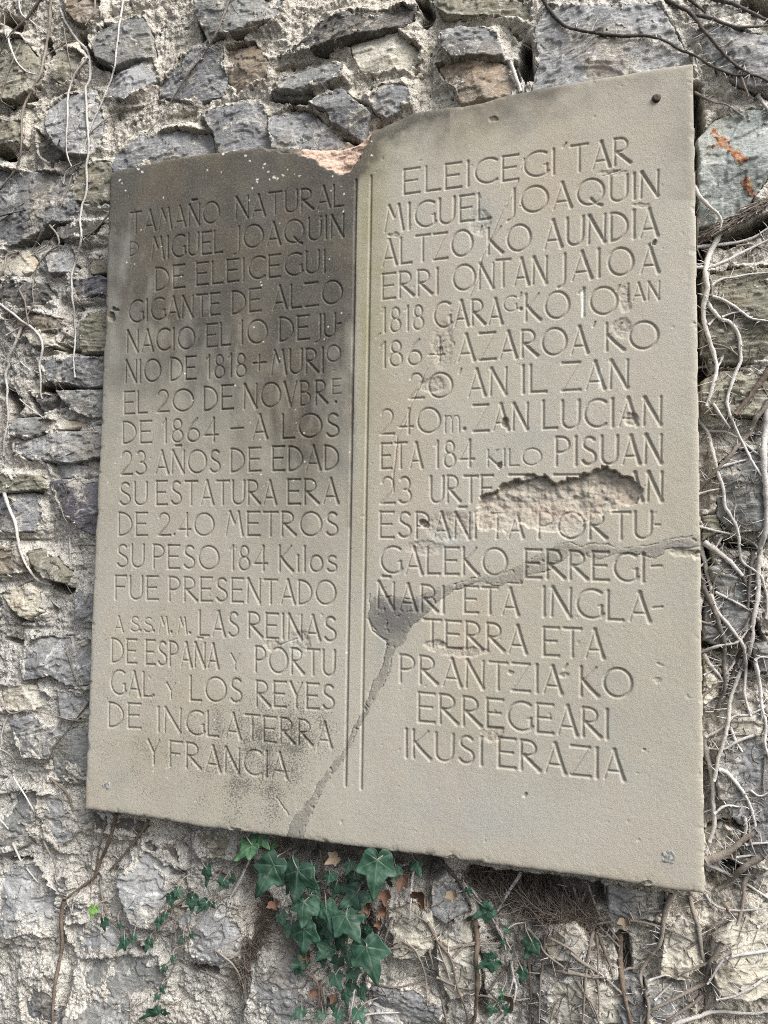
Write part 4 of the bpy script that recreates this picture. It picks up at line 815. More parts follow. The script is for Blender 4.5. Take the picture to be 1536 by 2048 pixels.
def plant(name, px, label, cat='dry ivy', group=None):
    x, z = un(px[0], px[1], .01); return empty(name, (float(x), -.01, float(z)), label, cat, group)
def finish_hairs(parent, mat='bark_pale'):
    global HB
    if HB.n:
        o = link('rootlets', HB.mesh('rootlets'), M[mat]); keep_world(o, parent); o['kind'] = 'stuff'
    HB = Buf()
HB = Buf()
P_, B_, D_, G_ = 'bark_pale', 'bark_brown', 'bark_dark', 'bark_mid'
GR = 'dry ivy stems clinging to the wall'
# each plant: label, base, [(radius px, bark, points[, hairs])]
DRY = [
 ('tangle of bare grey ivy stems in the upper left corner of the wall', (100, 0), [
  (5.2, G_, [(103, -8), (97, 67), (88, 117), (77, 157), (50, 207), (43, 253), (42, 300), (32, 337), (-6, 384)]), (5, D_, [(84, -8), (57, 33), (20, 70), (-4, 118)]), (3, P_, [(37, -8), (43, 27), (63, 43), (93, 67)]), (3.5, P_, [(15, 63), (20, 90), (33, 123), (53, 143), (77, 150)]),
  (2.6, G_, [(43, 80), (30, 110), (13, 153), (3, 187), (3, 203), (30, 217)]), (4.6, P_, [(120, 17), (130, 43), (157, 83), (177, 107), (180, 160), (172, 173), (172, 203), (175, 250), (177, 300), (173, 337), (173, 383), (163, 417), (160, 443), (163, 473), (155, 512), (145, 547), (144, 587), (149, 632), (150, 687), (147, 720), (150, 755)]),
  (3.6, P_, [(177, 117), (153, 143), (137, 187), (135, 233), (133, 300), (143, 333)]), (3, P_, [(248, -8), (240, 43), (233, 100), (227, 143), (207, 197), (183, 250), (167, 300)]), (2.6, G_, [(247, 223), (213, 237), (180, 267)]), (3.4, G_, [(190, -8), (188, 27), (170, 50)]), (2.2, G_, [(127, 50), (133, 87), (143, 140)]),
  (2.6, G_, [(147, 83), (130, 87), (90, 113)]), (2.6, P_, [(167, 323), (133, 343), (127, 367)]), (2.2, G_, [(143, 350), (133, 383), (117, 423)]), (3.2, B_, [(226, 420), (187, 463), (167, 480)]), (2.2, G_, [(10, 30), (8, 60), (15, 80)]), (2, G_, [(30, 5), (20, 25), (35, 50)]), (2.2, D_, [(120, 280), (110, 305), (100, 325)])]),
 ('single thin bare stem slanting down to the top left of the tablet', (458, 0), [(3.2, G_, [(459, -8), (440, 50), (413, 100), (370, 157), (340, 207), (320, 237), (293, 267)])]),
 ('forked whitish ivy stems by the left edge, level with the tablet head', (60, 600), [
  (4, G_, [(90, 450), (79, 474), (60, 512)]), (3, P_, [(94, 490), (63, 510)]), (3.2, G_, [(99, 450), (115, 472), (117, 490), (94, 506), (70, 544), (65, 580), (67, 607), (54, 631)]), (3.2, G_, [(38, 580), (49, 602), (53, 625), (58, 647)]),
  (4.8, P_, [(-6, 604), (25, 627), (45, 643), (65, 656), (81, 676), (85, 696), (79, 732), (82, 759), (81, 786), (85, 798)]), (5.2, P_, [(46, 650), (31, 687), (16, 719), (18, 730), (11, 750), (15, 782), (13, 800), (17, 827), (13, 860), (8, 882), (8, 912)]), (2.6, G_, [(-4, 637), (16, 640), (34, 636)]), (2.6, P_, [(13, 670), (43, 654)]),
  (3, G_, [(-4, 560), (9, 535), (13, 512), (38, 503)]), (2, G_, [(4, 566), (27, 546)]), (3, B_, [(135, 660), (124, 681), (110, 694), (88, 710)]), (2.2, P_, [(40, 723), (65, 744)]), (2.2, P_, [(40, 798), (63, 818), (88, 838)]), (2, G_, [(6, 800), (5, 850), (7, 890)]), (2.6, D_, [(-4, 433), (22, 427), (52, 420)]), (2, D_, [(-4, 445), (25, 425), (31, 416)]), (2.2, G_, [(0, 680), (8, 700), (18, 716)])]),
 ('thick bone white stem curving on the left below the middle stones', (15, 1000), [(6.2, P_, [(8, 985), (15, 1010), (30, 1044), (37, 1086), (47, 1119), (65, 1149), (82, 1164), (103, 1170)]), (4.2, P_, [(108, 1171), (100, 1186), (107, 1204), (120, 1216)]), (2.2, G_, [(110, 1040), (112, 1062), (115, 1086)]), (2.2, P_, [(139, 1074), (141, 1124)]), (2, G_, [(120, 1010), (128, 1034), (135, 1045)])]),
 ('thin twisting twig stretching to the lower left edge of the tablet', (20, 1426), [(2.7, G_, [(-4, 1390), (20, 1426), (55, 1419), (100, 1429), (140, 1439), (178, 1441)]), (2.4, P_, [(17, 1429), (5, 1461), (1, 1500)]), (2.6, D_, [(180, 1402), (140, 1454), (112, 1491), (90, 1534)]), (2.2, G_, [(130, 1289), (140, 1324), (155, 1364), (184, 1400)]), (2.6, P_, [(3, 1499), (25, 1514), (35, 1534)])]),
 ('brown woody ivy stem running down below the lower left corner of the tablet', (190, 1753), [
  (6.2, B_, [(233, 1626), (220, 1679), (200, 1723), (190, 1753), (160, 1776), (131, 1798)]), (7, B_, [(130, 1796), (123, 1836), (125, 1886), (113, 1953), (107, 2003), (105, 2056)]), (5, B_, [(297, 1640), (270, 1683), (217, 1743)]), (2.4, G_, [(187, 1623), (185, 1679), (183, 1749), (182, 1800)]), (3.2, G_, [(200, 1756), (205, 1796), (215, 1839)]),
  (3.2, B_, [(212, 1632), (197, 1703), (190, 1749)]), (4.2, B_, [(100, 1556), (133, 1586), (147, 1623)]), (2.8, P_, [(27, 1553), (47, 1586), (70, 1626)]), (4.2, P_, [(25, 1686), (43, 1723)]), (2.6, P_, [(53, 1736), (77, 1766)]), (3.2, P_, [(-4, 1636), (17, 1659)]), (2.6, G_, [(87, 1683), (107, 1723), (115, 1753)]), (2.2, P_, [(93, 1769), (113, 1783)]),
  (2.2, P_, [(147, 1803), (143, 1826), (133, 1836)]), (2.2, D_, [(300, 1650), (285, 1662), (260, 1660)]), (2.2, G_, [(255, 1985), (262, 2010), (258, 2050)]), (2.4, G_, [(430, 1900), (470, 1935), (490, 1990), (480, 2040)]), (2, G_, [(400, 1940), (440, 1960), (478, 2000)])]),
 ('dense tangle of thin brown ivy stems below the bottom edge of the tablet', (950, 1880), [
  (3.2, B_, [(855, 1844), (873, 1880), (896, 1907), (907, 1935), (916, 1980), (930, 2014), (937, 2056)]), (3.2, G_, [(857, 1898), (870, 1946), (882, 1992), (896, 2056)]), (2.6, G_, [(873, 1955), (914, 1973), (946, 1980)]), (3, G_, [(896, 1900), (941, 1887), (975, 1880), (991, 1873)]), (3, G_, [(907, 1914), (923, 1896), (952, 1889), (1041, 1885)]),
  (7.5, B_, [(948, 1838), (955, 1878), (952, 1923), (955, 1969), (948, 2050)], .5), (5, D_, [(880, 1722), (918, 1764), (941, 1809)]), (3, G_, [(946, 1780), (964, 1807)]), (3, G_, [(978, 1830), (996, 1855), (1007, 1878), (1014, 1898)]), (5, P_, [(1042, 1746), (1014, 1789), (996, 1821)]),
  (3.6, P_, [(1023, 1919), (1025, 1948), (1032, 1973), (1028, 2001), (1019, 2026)]), (3.6, G_, [(1014, 1937), (991, 1962), (980, 1980)]), (4, B_, [(1055, 1900), (1060, 1946), (1062, 1992), (1060, 2056)]), (3.6, G_, [(1094, 1855), (1089, 1889), (1085, 1935), (1080, 1980), (1078, 2045)]), (3.4, G_, [(1053, 1855), (1073, 1875), (1089, 1905), (1116, 1926), (1142, 1946)]),
  (3.4, G_, [(1096, 1875), (1139, 1898), (1169, 1926), (1200, 1944)]), (4, G_, [(1103, 1939), (1146, 1948), (1200, 1953)]), (3.4, D_, [(1118, 1752), (1151, 1787), (1169, 1816), (1199, 1855)]), (2.6, G_, [(1176, 1765), (1188, 1800), (1200, 1832)]), (4, G_, [(1187, 1862), (1176, 1912), (1171, 1957), (1169, 1992), (1164, 2056)]), (3, G_, [(1155, 1962), (1187, 2014), (1200, 2050)]),
  (4, P_, [(985, 2050), (1014, 2019), (1025, 1998)]), (2.6, G_, [(1069, 1948), (1087, 1935), (1114, 1928)]), (3, P_, [(690, 2047), (731, 2031), (781, 2025), (800, 2026)]), (3, G_, [(800, 1880), (830, 1900), (850, 1950), (855, 2010)]), (2.4, G_, [(770, 1900), (810, 1895), (850, 1915)]), (2.4, G_, [(790, 1960), (840, 1950), (880, 1960)]), (3, G_, [(830, 1830), (860, 1850), (880, 1900), (900, 1960)]),
  (2.4, B_, [(740, 1965), (790, 1975), (850, 1960)]), (2.2, G_, [(960, 1990), (990, 2000), (1010, 2040)]), (2.4, B_, [(1030, 1870), (1045, 1900), (1050, 1960), (1040, 2040)]), (2.2, G_, [(1100, 2048), (1110, 2010), (1130, 1990)]), (2.4, G_, [(1110, 1860), (1130, 1880), (1120, 1910)])]),
 ('tangle of ivy stems spreading below the lower right corner of the tablet', (1400, 1900), [
  (6, G_, [(1343, 1786), (1329, 1830), (1324, 1872), (1316, 1893), (1297, 1919), (1282, 1942), (1282, 1960), (1287, 1987)]), (6, G_, [(1378, 1789), (1389, 1830), (1399, 1869), (1402, 1898), (1409, 1934), (1412, 1973), (1412, 2040)]), (3.6, P_, [(1411, 1786), (1428, 1820)]), (3, P_, [(1422, 1804), (1443, 1817), (1487, 1821), (1542, 1815)]),
  (3.8, P_, [(1406, 1726), (1448, 1744), (1485, 1763), (1521, 1786), (1542, 1800)]), (6, G_, [(1501, 1737), (1488, 1765), (1488, 1794), (1480, 1830), (1475, 1849)]), (7, G_, [(1477, 1744), (1462, 1763), (1430, 1781)]), (3.6, G_, [(1459, 1838), (1422, 1856), (1412, 1882), (1409, 1895)]), (3.6, P_, [(1542, 1900), (1475, 1911), (1446, 1921), (1428, 1947), (1415, 1968)]), (6, G_, [(1446, 1885), (1422, 1924), (1412, 1955)]),
  (3, G_, [(1420, 1924), (1386, 1937), (1357, 1950)]), (5, G_, [(1412, 1966), (1365, 1989), (1334, 2005), (1305, 2020), (1278, 2052)]), (4, G_, [(1409, 1987), (1383, 2010), (1350, 2031), (1320, 2054)]), (3.2, P_, [(1542, 1950), (1501, 1976), (1469, 1992), (1433, 2000)]), (5, P_, [(1345, 2050), (1396, 2033), (1430, 2023), (1501, 2027), (1542, 2022)]), (3.2, G_, [(1261, 1841), (1292, 1846), (1329, 1856), (1357, 1867), (1389, 1885)]),
  (2.6, G_, [(1324, 1822), (1292, 1825), (1274, 1841)]), (3, G_, [(1170, 1854), (1214, 1845), (1261, 1842)]), (8, B_, [(1238, 1865), (1240, 1908), (1243, 1947), (1248, 1987), (1264, 2054)], .4), (4, G_, [(1146, 1775), (1162, 1809), (1201, 1854), (1240, 1895)]), (2.6, G_, [(1176, 1768), (1196, 1825), (1219, 1856), (1238, 1882)]), (4, B_, [(1193, 1856), (1204, 1890), (1217, 1924), (1227, 1953)]),
  (4.6, G_, [(1141, 1906), (1170, 1929), (1204, 1950), (1240, 1984), (1269, 2010)]), (4, G_, [(1136, 1942), (1175, 1953), (1214, 1955)]), (2.6, G_, [(1191, 1864), (1196, 1908), (1196, 1960), (1198, 2030)]), (5, G_, [(1290, 1979), (1297, 2013), (1295, 2055)]), (3, G_, [(1152, 1960), (1172, 1992), (1201, 2052)]), (3, G_, [(1235, 1947), (1261, 1937), (1279, 1937)]), (2.4, P_, [(1300, 1960), (1330, 1950), (1345, 1955)]),
  (2.4, P_, [(1310, 2000), (1330, 1980), (1345, 1965)]), (3, P_, [(1516, 1855), (1542, 1840)]), (2.4, G_, [(1370, 1900), (1400, 1880), (1410, 1870)])]),
 ('hairy pale ivy stem and its branches hugging the upper right edge of the tablet', (1415, 620), [
  (7, P_, [(1442, 461), (1433, 482), (1417, 513), (1411, 545), (1415, 576), (1407, 611), (1409, 644), (1419, 681), (1427, 705), (1433, 728), (1431, 752), (1423, 781), (1413, 812)], .9), (5.4, P_, [(1388, 372), (1400, 394), (1419, 414), (1437, 429), (1443, 443), (1440, 461)]), (3, G_, [(1394, 433), (1396, 498), (1411, 531)]),
  (4.2, P_, [(1394, 494), (1435, 490), (1478, 484), (1505, 476), (1525, 464), (1542, 453)]), (2, G_, [(1435, 486), (1464, 466)]), (2.6, G_, [(1472, 492), (1505, 490), (1521, 496), (1542, 504)]), (4.6, P_, [(1390, 535), (1425, 533), (1458, 519), (1489, 502), (1513, 492), (1542, 478)]), (3.6, G_, [(1415, 541), (1423, 566), (1424, 589)]), (3.2, P_, [(1425, 570), (1446, 558), (1474, 554), (1497, 549), (1542, 544)]),
  (3.6, P_, [(1425, 593), (1444, 599), (1468, 613), (1487, 627), (1505, 638), (1542, 643)]), (4.8, P_, [(1415, 607), (1427, 623), (1442, 638), (1462, 646), (1476, 668), (1480, 693), (1481, 722), (1472, 744), (1462, 771), (1455, 797), (1457, 819), (1470, 854), (1485, 884), (1505, 924), (1523, 952)]), (2.6, P_, [(1444, 634), (1464, 627), (1497, 621)]), (3, P_, [(1417, 650), (1431, 636)]),
  (3, G_, [(1394, 646), (1405, 658), (1409, 679), (1427, 687), (1454, 695), (1476, 712)]), (2.6, G_, [(1409, 683), (1401, 710)]), (2.6, G_, [(1394, 736), (1419, 732)]), (3, P_, [(1448, 709), (1437, 730)]), (8.5, B_, [(1542, 735), (1517, 771), (1495, 798), (1470, 829)], .5)]),
 ('bleached ivy stems woven together down the right edge of the wall', (1500, 1200), [
  (3.6, P_, [(1425, 807), (1440, 829), (1460, 857)]), (4.4, P_, [(1394, 838), (1415, 864), (1425, 902), (1435, 944), (1447, 979), (1450, 1012), (1457, 1024), (1475, 1059), (1479, 1099), (1485, 1124), (1515, 1146), (1527, 1164), (1534, 1199), (1532, 1236)]), (3.6, P_, [(1415, 862), (1450, 864), (1480, 879), (1507, 902), (1525, 914)]), (6.5, G_, [(1540, 805), (1512, 837), (1497, 867), (1472, 897), (1440, 934), (1396, 982)], .5),
  (3, P_, [(1497, 869), (1522, 864)]), (3.6, P_, [(1440, 934), (1495, 919)]), (3, P_, [(1397, 988), (1440, 977)]), (7.2, P_, [(1535, 800), (1530, 862), (1528, 912), (1530, 962), (1535, 1024), (1530, 1069), (1520, 1099), (1517, 1149), (1515, 1199), (1507, 1237), (1500, 1299), (1480, 1344), (1462, 1394), (1457, 1437), (1447, 1487), (1437, 1515), (1433, 1537), (1429, 1562)], .5),
  (3.2, P_, [(1397, 1053), (1440, 1064), (1472, 1071), (1507, 1086), (1515, 1096)]), (5.4, P_, [(1399, 1074), (1407, 1112), (1420, 1169), (1430, 1214), (1450, 1242), (1472, 1269), (1487, 1294), (1492, 1337), (1489, 1387), (1502, 1432)]), (8, P_, [(1407, 1084), (1435, 1104), (1460, 1124), (1485, 1152)], 1.4), (5, D_, [(1483, 1148), (1497, 1179), (1505, 1209)], 1.0), (3, P_, [(1445, 1072), (1432, 1094)]), (2.4, P_, [(1402, 1132), (1422, 1114)]),
  (3.2, P_, [(1400, 1152), (1412, 1164)]), (2.6, G_, [(1450, 1132), (1432, 1154), (1427, 1179), (1429, 1204)]), (3.6, P_, [(1430, 1184), (1460, 1199), (1500, 1221)]), (6, D_, [(1405, 1169), (1430, 1224), (1440, 1255), (1450, 1286), (1447, 1324), (1450, 1374), (1440, 1399), (1430, 1429)], 1.3), (3, G_, [(1401, 1243), (1440, 1254)]), (3.6, P_, [(1400, 1305), (1440, 1291), (1475, 1284), (1500, 1256)]), (2.6, P_, [(1402, 1318), (1442, 1304)]),
  (2.6, P_, [(1415, 1301), (1440, 1319), (1460, 1334), (1475, 1344)]), (5, P_, [(1408, 1308), (1425, 1334), (1450, 1364)]), (3, P_, [(1475, 1299), (1465, 1331), (1447, 1351)]), (3, G_, [(1500, 1231), (1490, 1256), (1478, 1275)]), (4.2, P_, [(1510, 1321), (1515, 1344), (1520, 1374), (1525, 1419), (1532, 1449), (1530, 1486), (1540, 1520)]), (3.2, P_, [(1510, 1321), (1520, 1314), (1542, 1316)]), (3, G_, [(1403, 1393), (1440, 1366)]),
  (3.2, P_, [(1412, 1474), (1445, 1456), (1462, 1439), (1472, 1431), (1500, 1429), (1542, 1408)]), (3.6, P_, [(1460, 1454), (1472, 1484), (1485, 1504)]), (3.6, P_, [(1512, 1469), (1472, 1484), (1455, 1496), (1440, 1499), (1417, 1496)]), (7.2, P_, [(1408, 1460), (1411, 1490), (1417, 1521), (1425, 1556), (1426, 1591), (1428, 1625), (1429, 1650), (1419, 1684)], .3),
  (5.2, P_, [(1437, 1539), (1452, 1545), (1474, 1568), (1487, 1586), (1501, 1613), (1511, 1652)], 1.2), (3, P_, [(1429, 1627), (1452, 1611), (1482, 1615)]), (4.2, P_, [(1487, 1632), (1492, 1652), (1489, 1673)]), (10, G_, [(1412, 1722), (1454, 1705), (1487, 1679), (1513, 1662)], 2.0), (8, G_, [(1525, 1710), (1497, 1728), (1472, 1748), (1454, 1765), (1431, 1781)], .8), (4.2, P_, [(1542, 1742), (1509, 1765)]),
  (3.2, P_, [(1472, 1714), (1507, 1710)]), (3.2, P_, [(1491, 1689), (1542, 1685)]), (2.6, P_, [(1500, 1580), (1520, 1592), (1542, 1582)]), (2.2, G_, [(1530, 1508), (1527, 1560), (1530, 1600)]), (5.2, D_, [(1506, 1100), (1500, 1150), (1496, 1215)], 1.2), (4.6, D_, [(1500, 1260), (1470, 1330), (1452, 1400)], 1.2), (2.4, P_, [(1408, 1350), (1425, 1340)]), (2.6, P_, [(1530, 1380), (1542, 1392)])]),
 ('dark winding ivy stems crossing above the upper right corner of the tablet', (1300, 75), [
  (4.6, D_, [(1080, -10), (1101, 23), (1127, 50), (1157, 60), (1201, 68), (1244, 72), (1291, 72), (1331, 82), (1361, 100), (1394, 113), (1424, 133), (1467, 150), (1507, 150), (1542, 166)]), (5.6, D_, [(1322, -8), (1357, 13), (1384, 30), (1407, 60), (1441, 100), (1474, 133), (1501, 147)]), (5, D_, [(1391, 30), (1424, 37), (1457, 50), (1491, 55), (1542, 49)]), (4, D_, [(1370, -8), (1411, 25)]), (6, D_, [(1415, -6), (1464, 7), (1497, 23), (1542, 44)]),
  (3, G_, [(1482, 153), (1497, 193)]), (3, G_, [(1389, 184), (1424, 203), (1454, 210), (1487, 233)]), (5, P_, [(1515, 190), (1542, 228)])]),
]
for label, base, stems in DRY:
    pl = plant('dry_ivy', base, label, group=GR)
    for s_ in stems:
        stem(pl, s_[2], s_[0], s_[1], hairs=s_[3] if len(s_) > 3 else (.45 if s_[0] > 3.1 else .12))
    finish_hairs(pl)

def fibre_bundle(name, label, pts, rpx, mat, fibres, seed, cat, spread=1.0, core=True, flen=(.02, .06)):
    pl = plant(name, pts[0], label, cat)
    P, rad = path3(pts, rpx, seed); n = len(P); b = Buf(); rg = np.random.RandomState(seed)
    if core:
        t = np.linspace(0, 1, n); tube(b, P + [0, .004, 0], rad * .8 * (1 + .2 * fbm(t * 9, t * 0, 1, 3, seed)), 9, seed, .15)
    for _ in range(fibres):
        L = rg.uniform(*flen); i = rg.randint(0, n - 2); m = max(2, int(L / .0045)); j = min(i + m, n - 1)
        if j - i < 2: continue
        a = rg.uniform(0, 2 * math.pi); r = rad * rg.uniform(.7, 1.1); T = P[min(j, n - 1)] - P[i]; T = T / (np.linalg.norm(T) + 1e-9); side = np.cross(T, [0, -1, 0])
        tt = np.linspace(0, 1, j - i + 1)[:, None]; fray = spread * rg.normal(0, .006) * tt ** 2
        Q = P[i:j + 1] + (math.cos(a) * r + fray) * side[None] + np.array([0, -1, 0]) * (max(-.3, math.sin(a)) * r + abs(rg.normal(0, .002)) * tt)
        Q = Q + rg.normal(0, .0005, Q.shape); tube(b, Q, np.full(len(Q), rg.uniform(.0003, .0009)), 4, 1, .1)
    o = link('fibrous_bark', b.mesh('fibrous_bark'), M[mat]); keep_world(o, pl); return pl
fibre_bundle('dead_branch', 'thick shredded dead branch jutting from right edge to upper right side of tablet', [(1545, 396), (1510, 418), (1475, 438), (1440, 456), (1412, 470), (1392, 478)], 9, G_, 220, 41, 'branch', .5)
# root mat hanging under the bottom edge
def root_mat(label, pts, rpx, count, seed, mats):
    pl = plant('root_mat', pts[len(pts) // 2], label, 'roots')
    P, rad = path3(pts, rpx, seed); n = len(P); rg = np.random.RandomState(seed)
    for mat, share, r0 in mats:
        b = Buf()
        for _ in range(int(count * share)):
            i = rg.randint(0, n); w = .35 + .65 * abs(noise(np.array([i / 9.0]), np.array([seed + .5]), seed)[0]) * 1.6
            L = rg.uniform(.005, .024); d = rg.normal(size=3) * [1, .3, 1]; d /= np.linalg.norm(d); e = rg.normal(size=3) * [.6, .2, .6]
            cx_, cz_ = P[i][0] + rg.normal() * rad * .55 * w, P[i][2] + rg.normal() * rad * .6 * w
            c = np.array([cx_, -(wall_h(cx_, cz_) + abs(rg.normal()) * rad * .45 * w + .0005), cz_])
            tube(b, np.stack([c, c + d * L * .5 + e * L * .3, c + d * L + e * L * .7]), np.array([1, .9, .5]) * r0 * rg.uniform(.7, 1.6), 3, 1, 0)
        o = link('root_fibres', b.mesh('root_fibres'), M[mat]); keep_world(o, pl); o['kind'] = 'stuff'
root_mat('fuzzy dark brown root mat under the right half of the tablet bottom edge', [(930, 1758), (990, 1778), (1050, 1800), (1110, 1822), (1175, 1836)], 30, 4200, 51, [(D_, .35, .0004), (B_, .45, .00038), (G_, .2, .0003)])
root_mat('matted fine brown roots left of the green ivy clump', [(525, 1800), (518, 1850), (500, 1905), (480, 1965)], 22, 1500, 52, [(D_, .25, .00035), (B_, .4, .00035), (G_, .35, .0003)])
pl = plant('broken_stick', (1024, 130), 'short pale broken stick wedged above the top edge of the tablet', 'stick'); stem(pl, [(1020, 122), (1028, 145), (1041, 184)], 6.5, P_, .2)

# loose rootlets and twiglets caught all over the wall: nobody could count them
def litter():
    b = Buf(); rg = np.random.RandomState(77)
    zones = [((1402, 450, 1536, 1790), 420), ((720, 1790, 1536, 2048), 430), ((430, 1690, 760, 2040), 260), ((0, 0, 230, 1600), 150), ((230, 0, 1400, 230), 50), ((0, 1560, 480, 2048), 110)]
    for (a0, b0, a1, b1), cnt in zones:
        for _ in range(cnt):
            u, v = rg.uniform(a0, a1), rg.uniform(b0, b1); L = rg.uniform(12, 60); an = rg.uniform(0, math.pi); cur = rg.normal(0, .5)
            pts = [(u, v)]
            for k in range(4):
                an += cur * .4 + rg.normal(0, .25); pts.append((pts[-1][0] + L / 4 * math.cos(an), pts[-1][1] + L / 4 * math.sin(an)))
            Q = np.array(pts); x, z = un(Q[:, 0], Q[:, 1], .012); h = wall_h(x, z); h = np.clip(h, h.max() - .006, None) + .0006; x, z = un(Q[:, 0], Q[:, 1], h)
            tube(b, np.stack([x, -h, z], 1), np.linspace(1, .5, 5) * rg.uniform(.00025, .0007), 4, 1, .1)
    o = link('dry_rootlets', b.mesh('dry_rootlets'), M[G_]); o['kind'] = 'stuff'; o['label'] = 'fine dry rootlets and twig ends scattered over the wall'; o['category'] = 'rootlets'
litter()

# ---- leaves
LOBE = [(0, 1.0), (7, .88), (16, .71), (26, .58), (34, .53), (42, .55), (52, .66), (59, .735), (64, .70), (74, .57), (86, .49), (98, .475), (110, .47), (122, .43), (140, .36), (155, .29), (168, .19), (176, .10), (180, .05)]
LA = np.array([a for a, _ in LOBE]); LR = np.array([r for _, r in LOBE])
def leaf_mesh(name, J, T, h0, h1, wl, wr, seed, curl=0.0, fold=.25):
    """leaf blade from its petiole joint to its tip, both given in photo pixels"""
    rg = np.random.RandomState(seed)
    a_, b_ = un(J[0], J[1], h0); J3 = np.array([a_, -h0, b_]); a_, b_ = un(T[0], T[1], h1); T3 = np.array([a_, -h1, b_])
    ax = T3 - J3; L = np.linalg.norm(ax); ax /= L; nr = np.array([rg.normal(.05, .27), -1., rg.normal(.22, .25)]); nr -= ax * nr.dot(ax); nr /= np.linalg.norm(nr); sd2 = np.cross(nr, ax)
    nt, nr_ = 120, 14; th = np.linspace(-180, 180, nt, endpoint=False); r_ = np.linspace(0, 1, nr_ + 1)[1:]
    asy = 1 + rg.normal(0, .09) * np.sin(np.radians(th)) + rg.normal(0, .07) * np.cos(np.radians(th * 2))
    jit = asy + .06 * noise(th / 13, th * 0 + seed, seed) + .03 * noise(th / 5, th * 0 + seed, seed + 1)
    lob = np.interp(np.abs(th), LA, LR) * jit
    TH, RR = np.meshgrid(np.radians(th), r_); rad = lob[None] * RR
    along = rad * np.cos(TH); side = rad * np.sin(TH) * np.where(TH > 0, wr, wl)
    vein = np.zeros_like(along)
    for va, w in ((0, .020), (62, .015), (-62, .015), (113, .012), (-113, .012)):
        c, s = math.cos(math.radians(va)), math.sin(math.radians(va)); d = np.abs(-s * rad * np.cos(TH) + c * rad * np.sin(TH)); f = rad * np.cos(TH - math.radians(va)) > 0
        vein = np.maximum(vein, f * np.exp(-(d / w) ** 2) * (1 - .45 * RR))
    for k in range(2, 8):                                          # side veins off the midrib
        for sgn in (-1, 1):
            q = (along - .11 * k) - .75 * sgn * rad * np.sin(TH); f = (sgn * np.sin(TH) > 0) & (np.abs(rad * np.sin(TH)) < .30)
            vein = np.maximum(vein, .5 * f * np.exp(-(q / .014) ** 2))
    up_ = -fold * np.abs(side) * .6 + .04 * np.sin(3.1 * along * 3 + seed) * RR - .10 * along ** 2 * .8 + curl * (side ** 2 * 1.5 + along ** 2 * .8) + .03 * noise(along * 5, side * 5, seed + 2) - .015 * vein
    V = J3 + L * (along[..., None] * ax + side[..., None] * sd2 + up_[..., None] * nr); V = V.reshape(-1, 3)
    V = np.vstack([V, J3[None]]); vein = np.append(vein.ravel(), 1.0)
    i = np.arange(nr_ - 1)[:, None] * nt; j = np.arange(nt)[None]
    Q = np.stack([i + j, i + nt + j, i + nt + (j + 1) % nt, i + (j + 1) % nt], -1).reshape(-1, 4)
    c = len(V) - 1; jj = np.arange(0, nt, 2); C = np.stack([np.full(len(jj), c), jj, jj + 1, (jj + 2) % nt], -1)
    me = mesh_np(name, V, np.vstack([Q, C]), dict(vein=np.clip(vein, 0, 1)))
    return me, J3
def add_leaf(parent, J, T, h=.04, wl=1., wr=1., mat='leaf', seed=None, curl=0., fold=.25, tip=.010, name='leaf', petiole=True):
    SEED[0] += 1; seed = seed or SEED[0]
    me, J3 = leaf_mesh(name, J, T, h, h + tip, wl, wr, seed, curl, fold); o = link(name, me, M[mat])
    if parent: keep_world(o, parent)
    md = o.modifiers.new('thick', 'SOLIDIFY'); md.thickness = .0006
    if petiole and parent:
        rg = np.random.RandomState(seed); x, z = J3[0], J3[2]; e = np.array([x + rg.normal(0, .012), -max(.012, h - .022), z + abs(rg.normal(.006, .006))])
        b = Buf(); m = (J3 + e) / 2 + [rg.normal(0, .003), -.005, .004]; C = catmull(np.stack([J3, m, e]), .003); tube(b, C, np.full(len(C), .00075), 6, 1, .05)
        p = link('petiole', b.mesh('petiole'), M['bark_mid']); p.parent = o
    return o

main = plant('green_ivy', (640, 1760), 'large clump of dark green ivy hanging under the tablet bottom edge', 'ivy')
for s_ in [(3.2, P_, [(500, 1718), (479, 1764), (462, 1793)]), (2.8, P_, [(742, 1770), (720, 1808)]), (3.6, P_, [(826, 1738), (822, 1790), (819, 1837)]), (2.8, G_, [(784, 1834), (766, 1893), (760, 1916)]), (3.2, P_, [(731, 1937), (714, 1960), (705, 2004), (699, 2040)]), (4, B_, [(614, 1943), (637, 1972), (637, 2026)]), (4, B_, [(640, 1960), (649, 2022)]),
           (2.8, P_, [(816, 1728), (781, 1735)]), (3, B_, [(560, 1690), (590, 1740), (610, 1800), (615, 1860), (612, 1940)]), (3, B_, [(640, 1700), (650, 1760), (660, 1850), (670, 1930), (690, 1990)]), (3, B_, [(760, 1715), (730, 1790), (700, 1850), (690, 1920)]), (2.6, B_, [(500, 1690), (540, 1700), (560, 1695)])]:
    stem(main, s_[2], s_[0], s_[1], lift=.004)
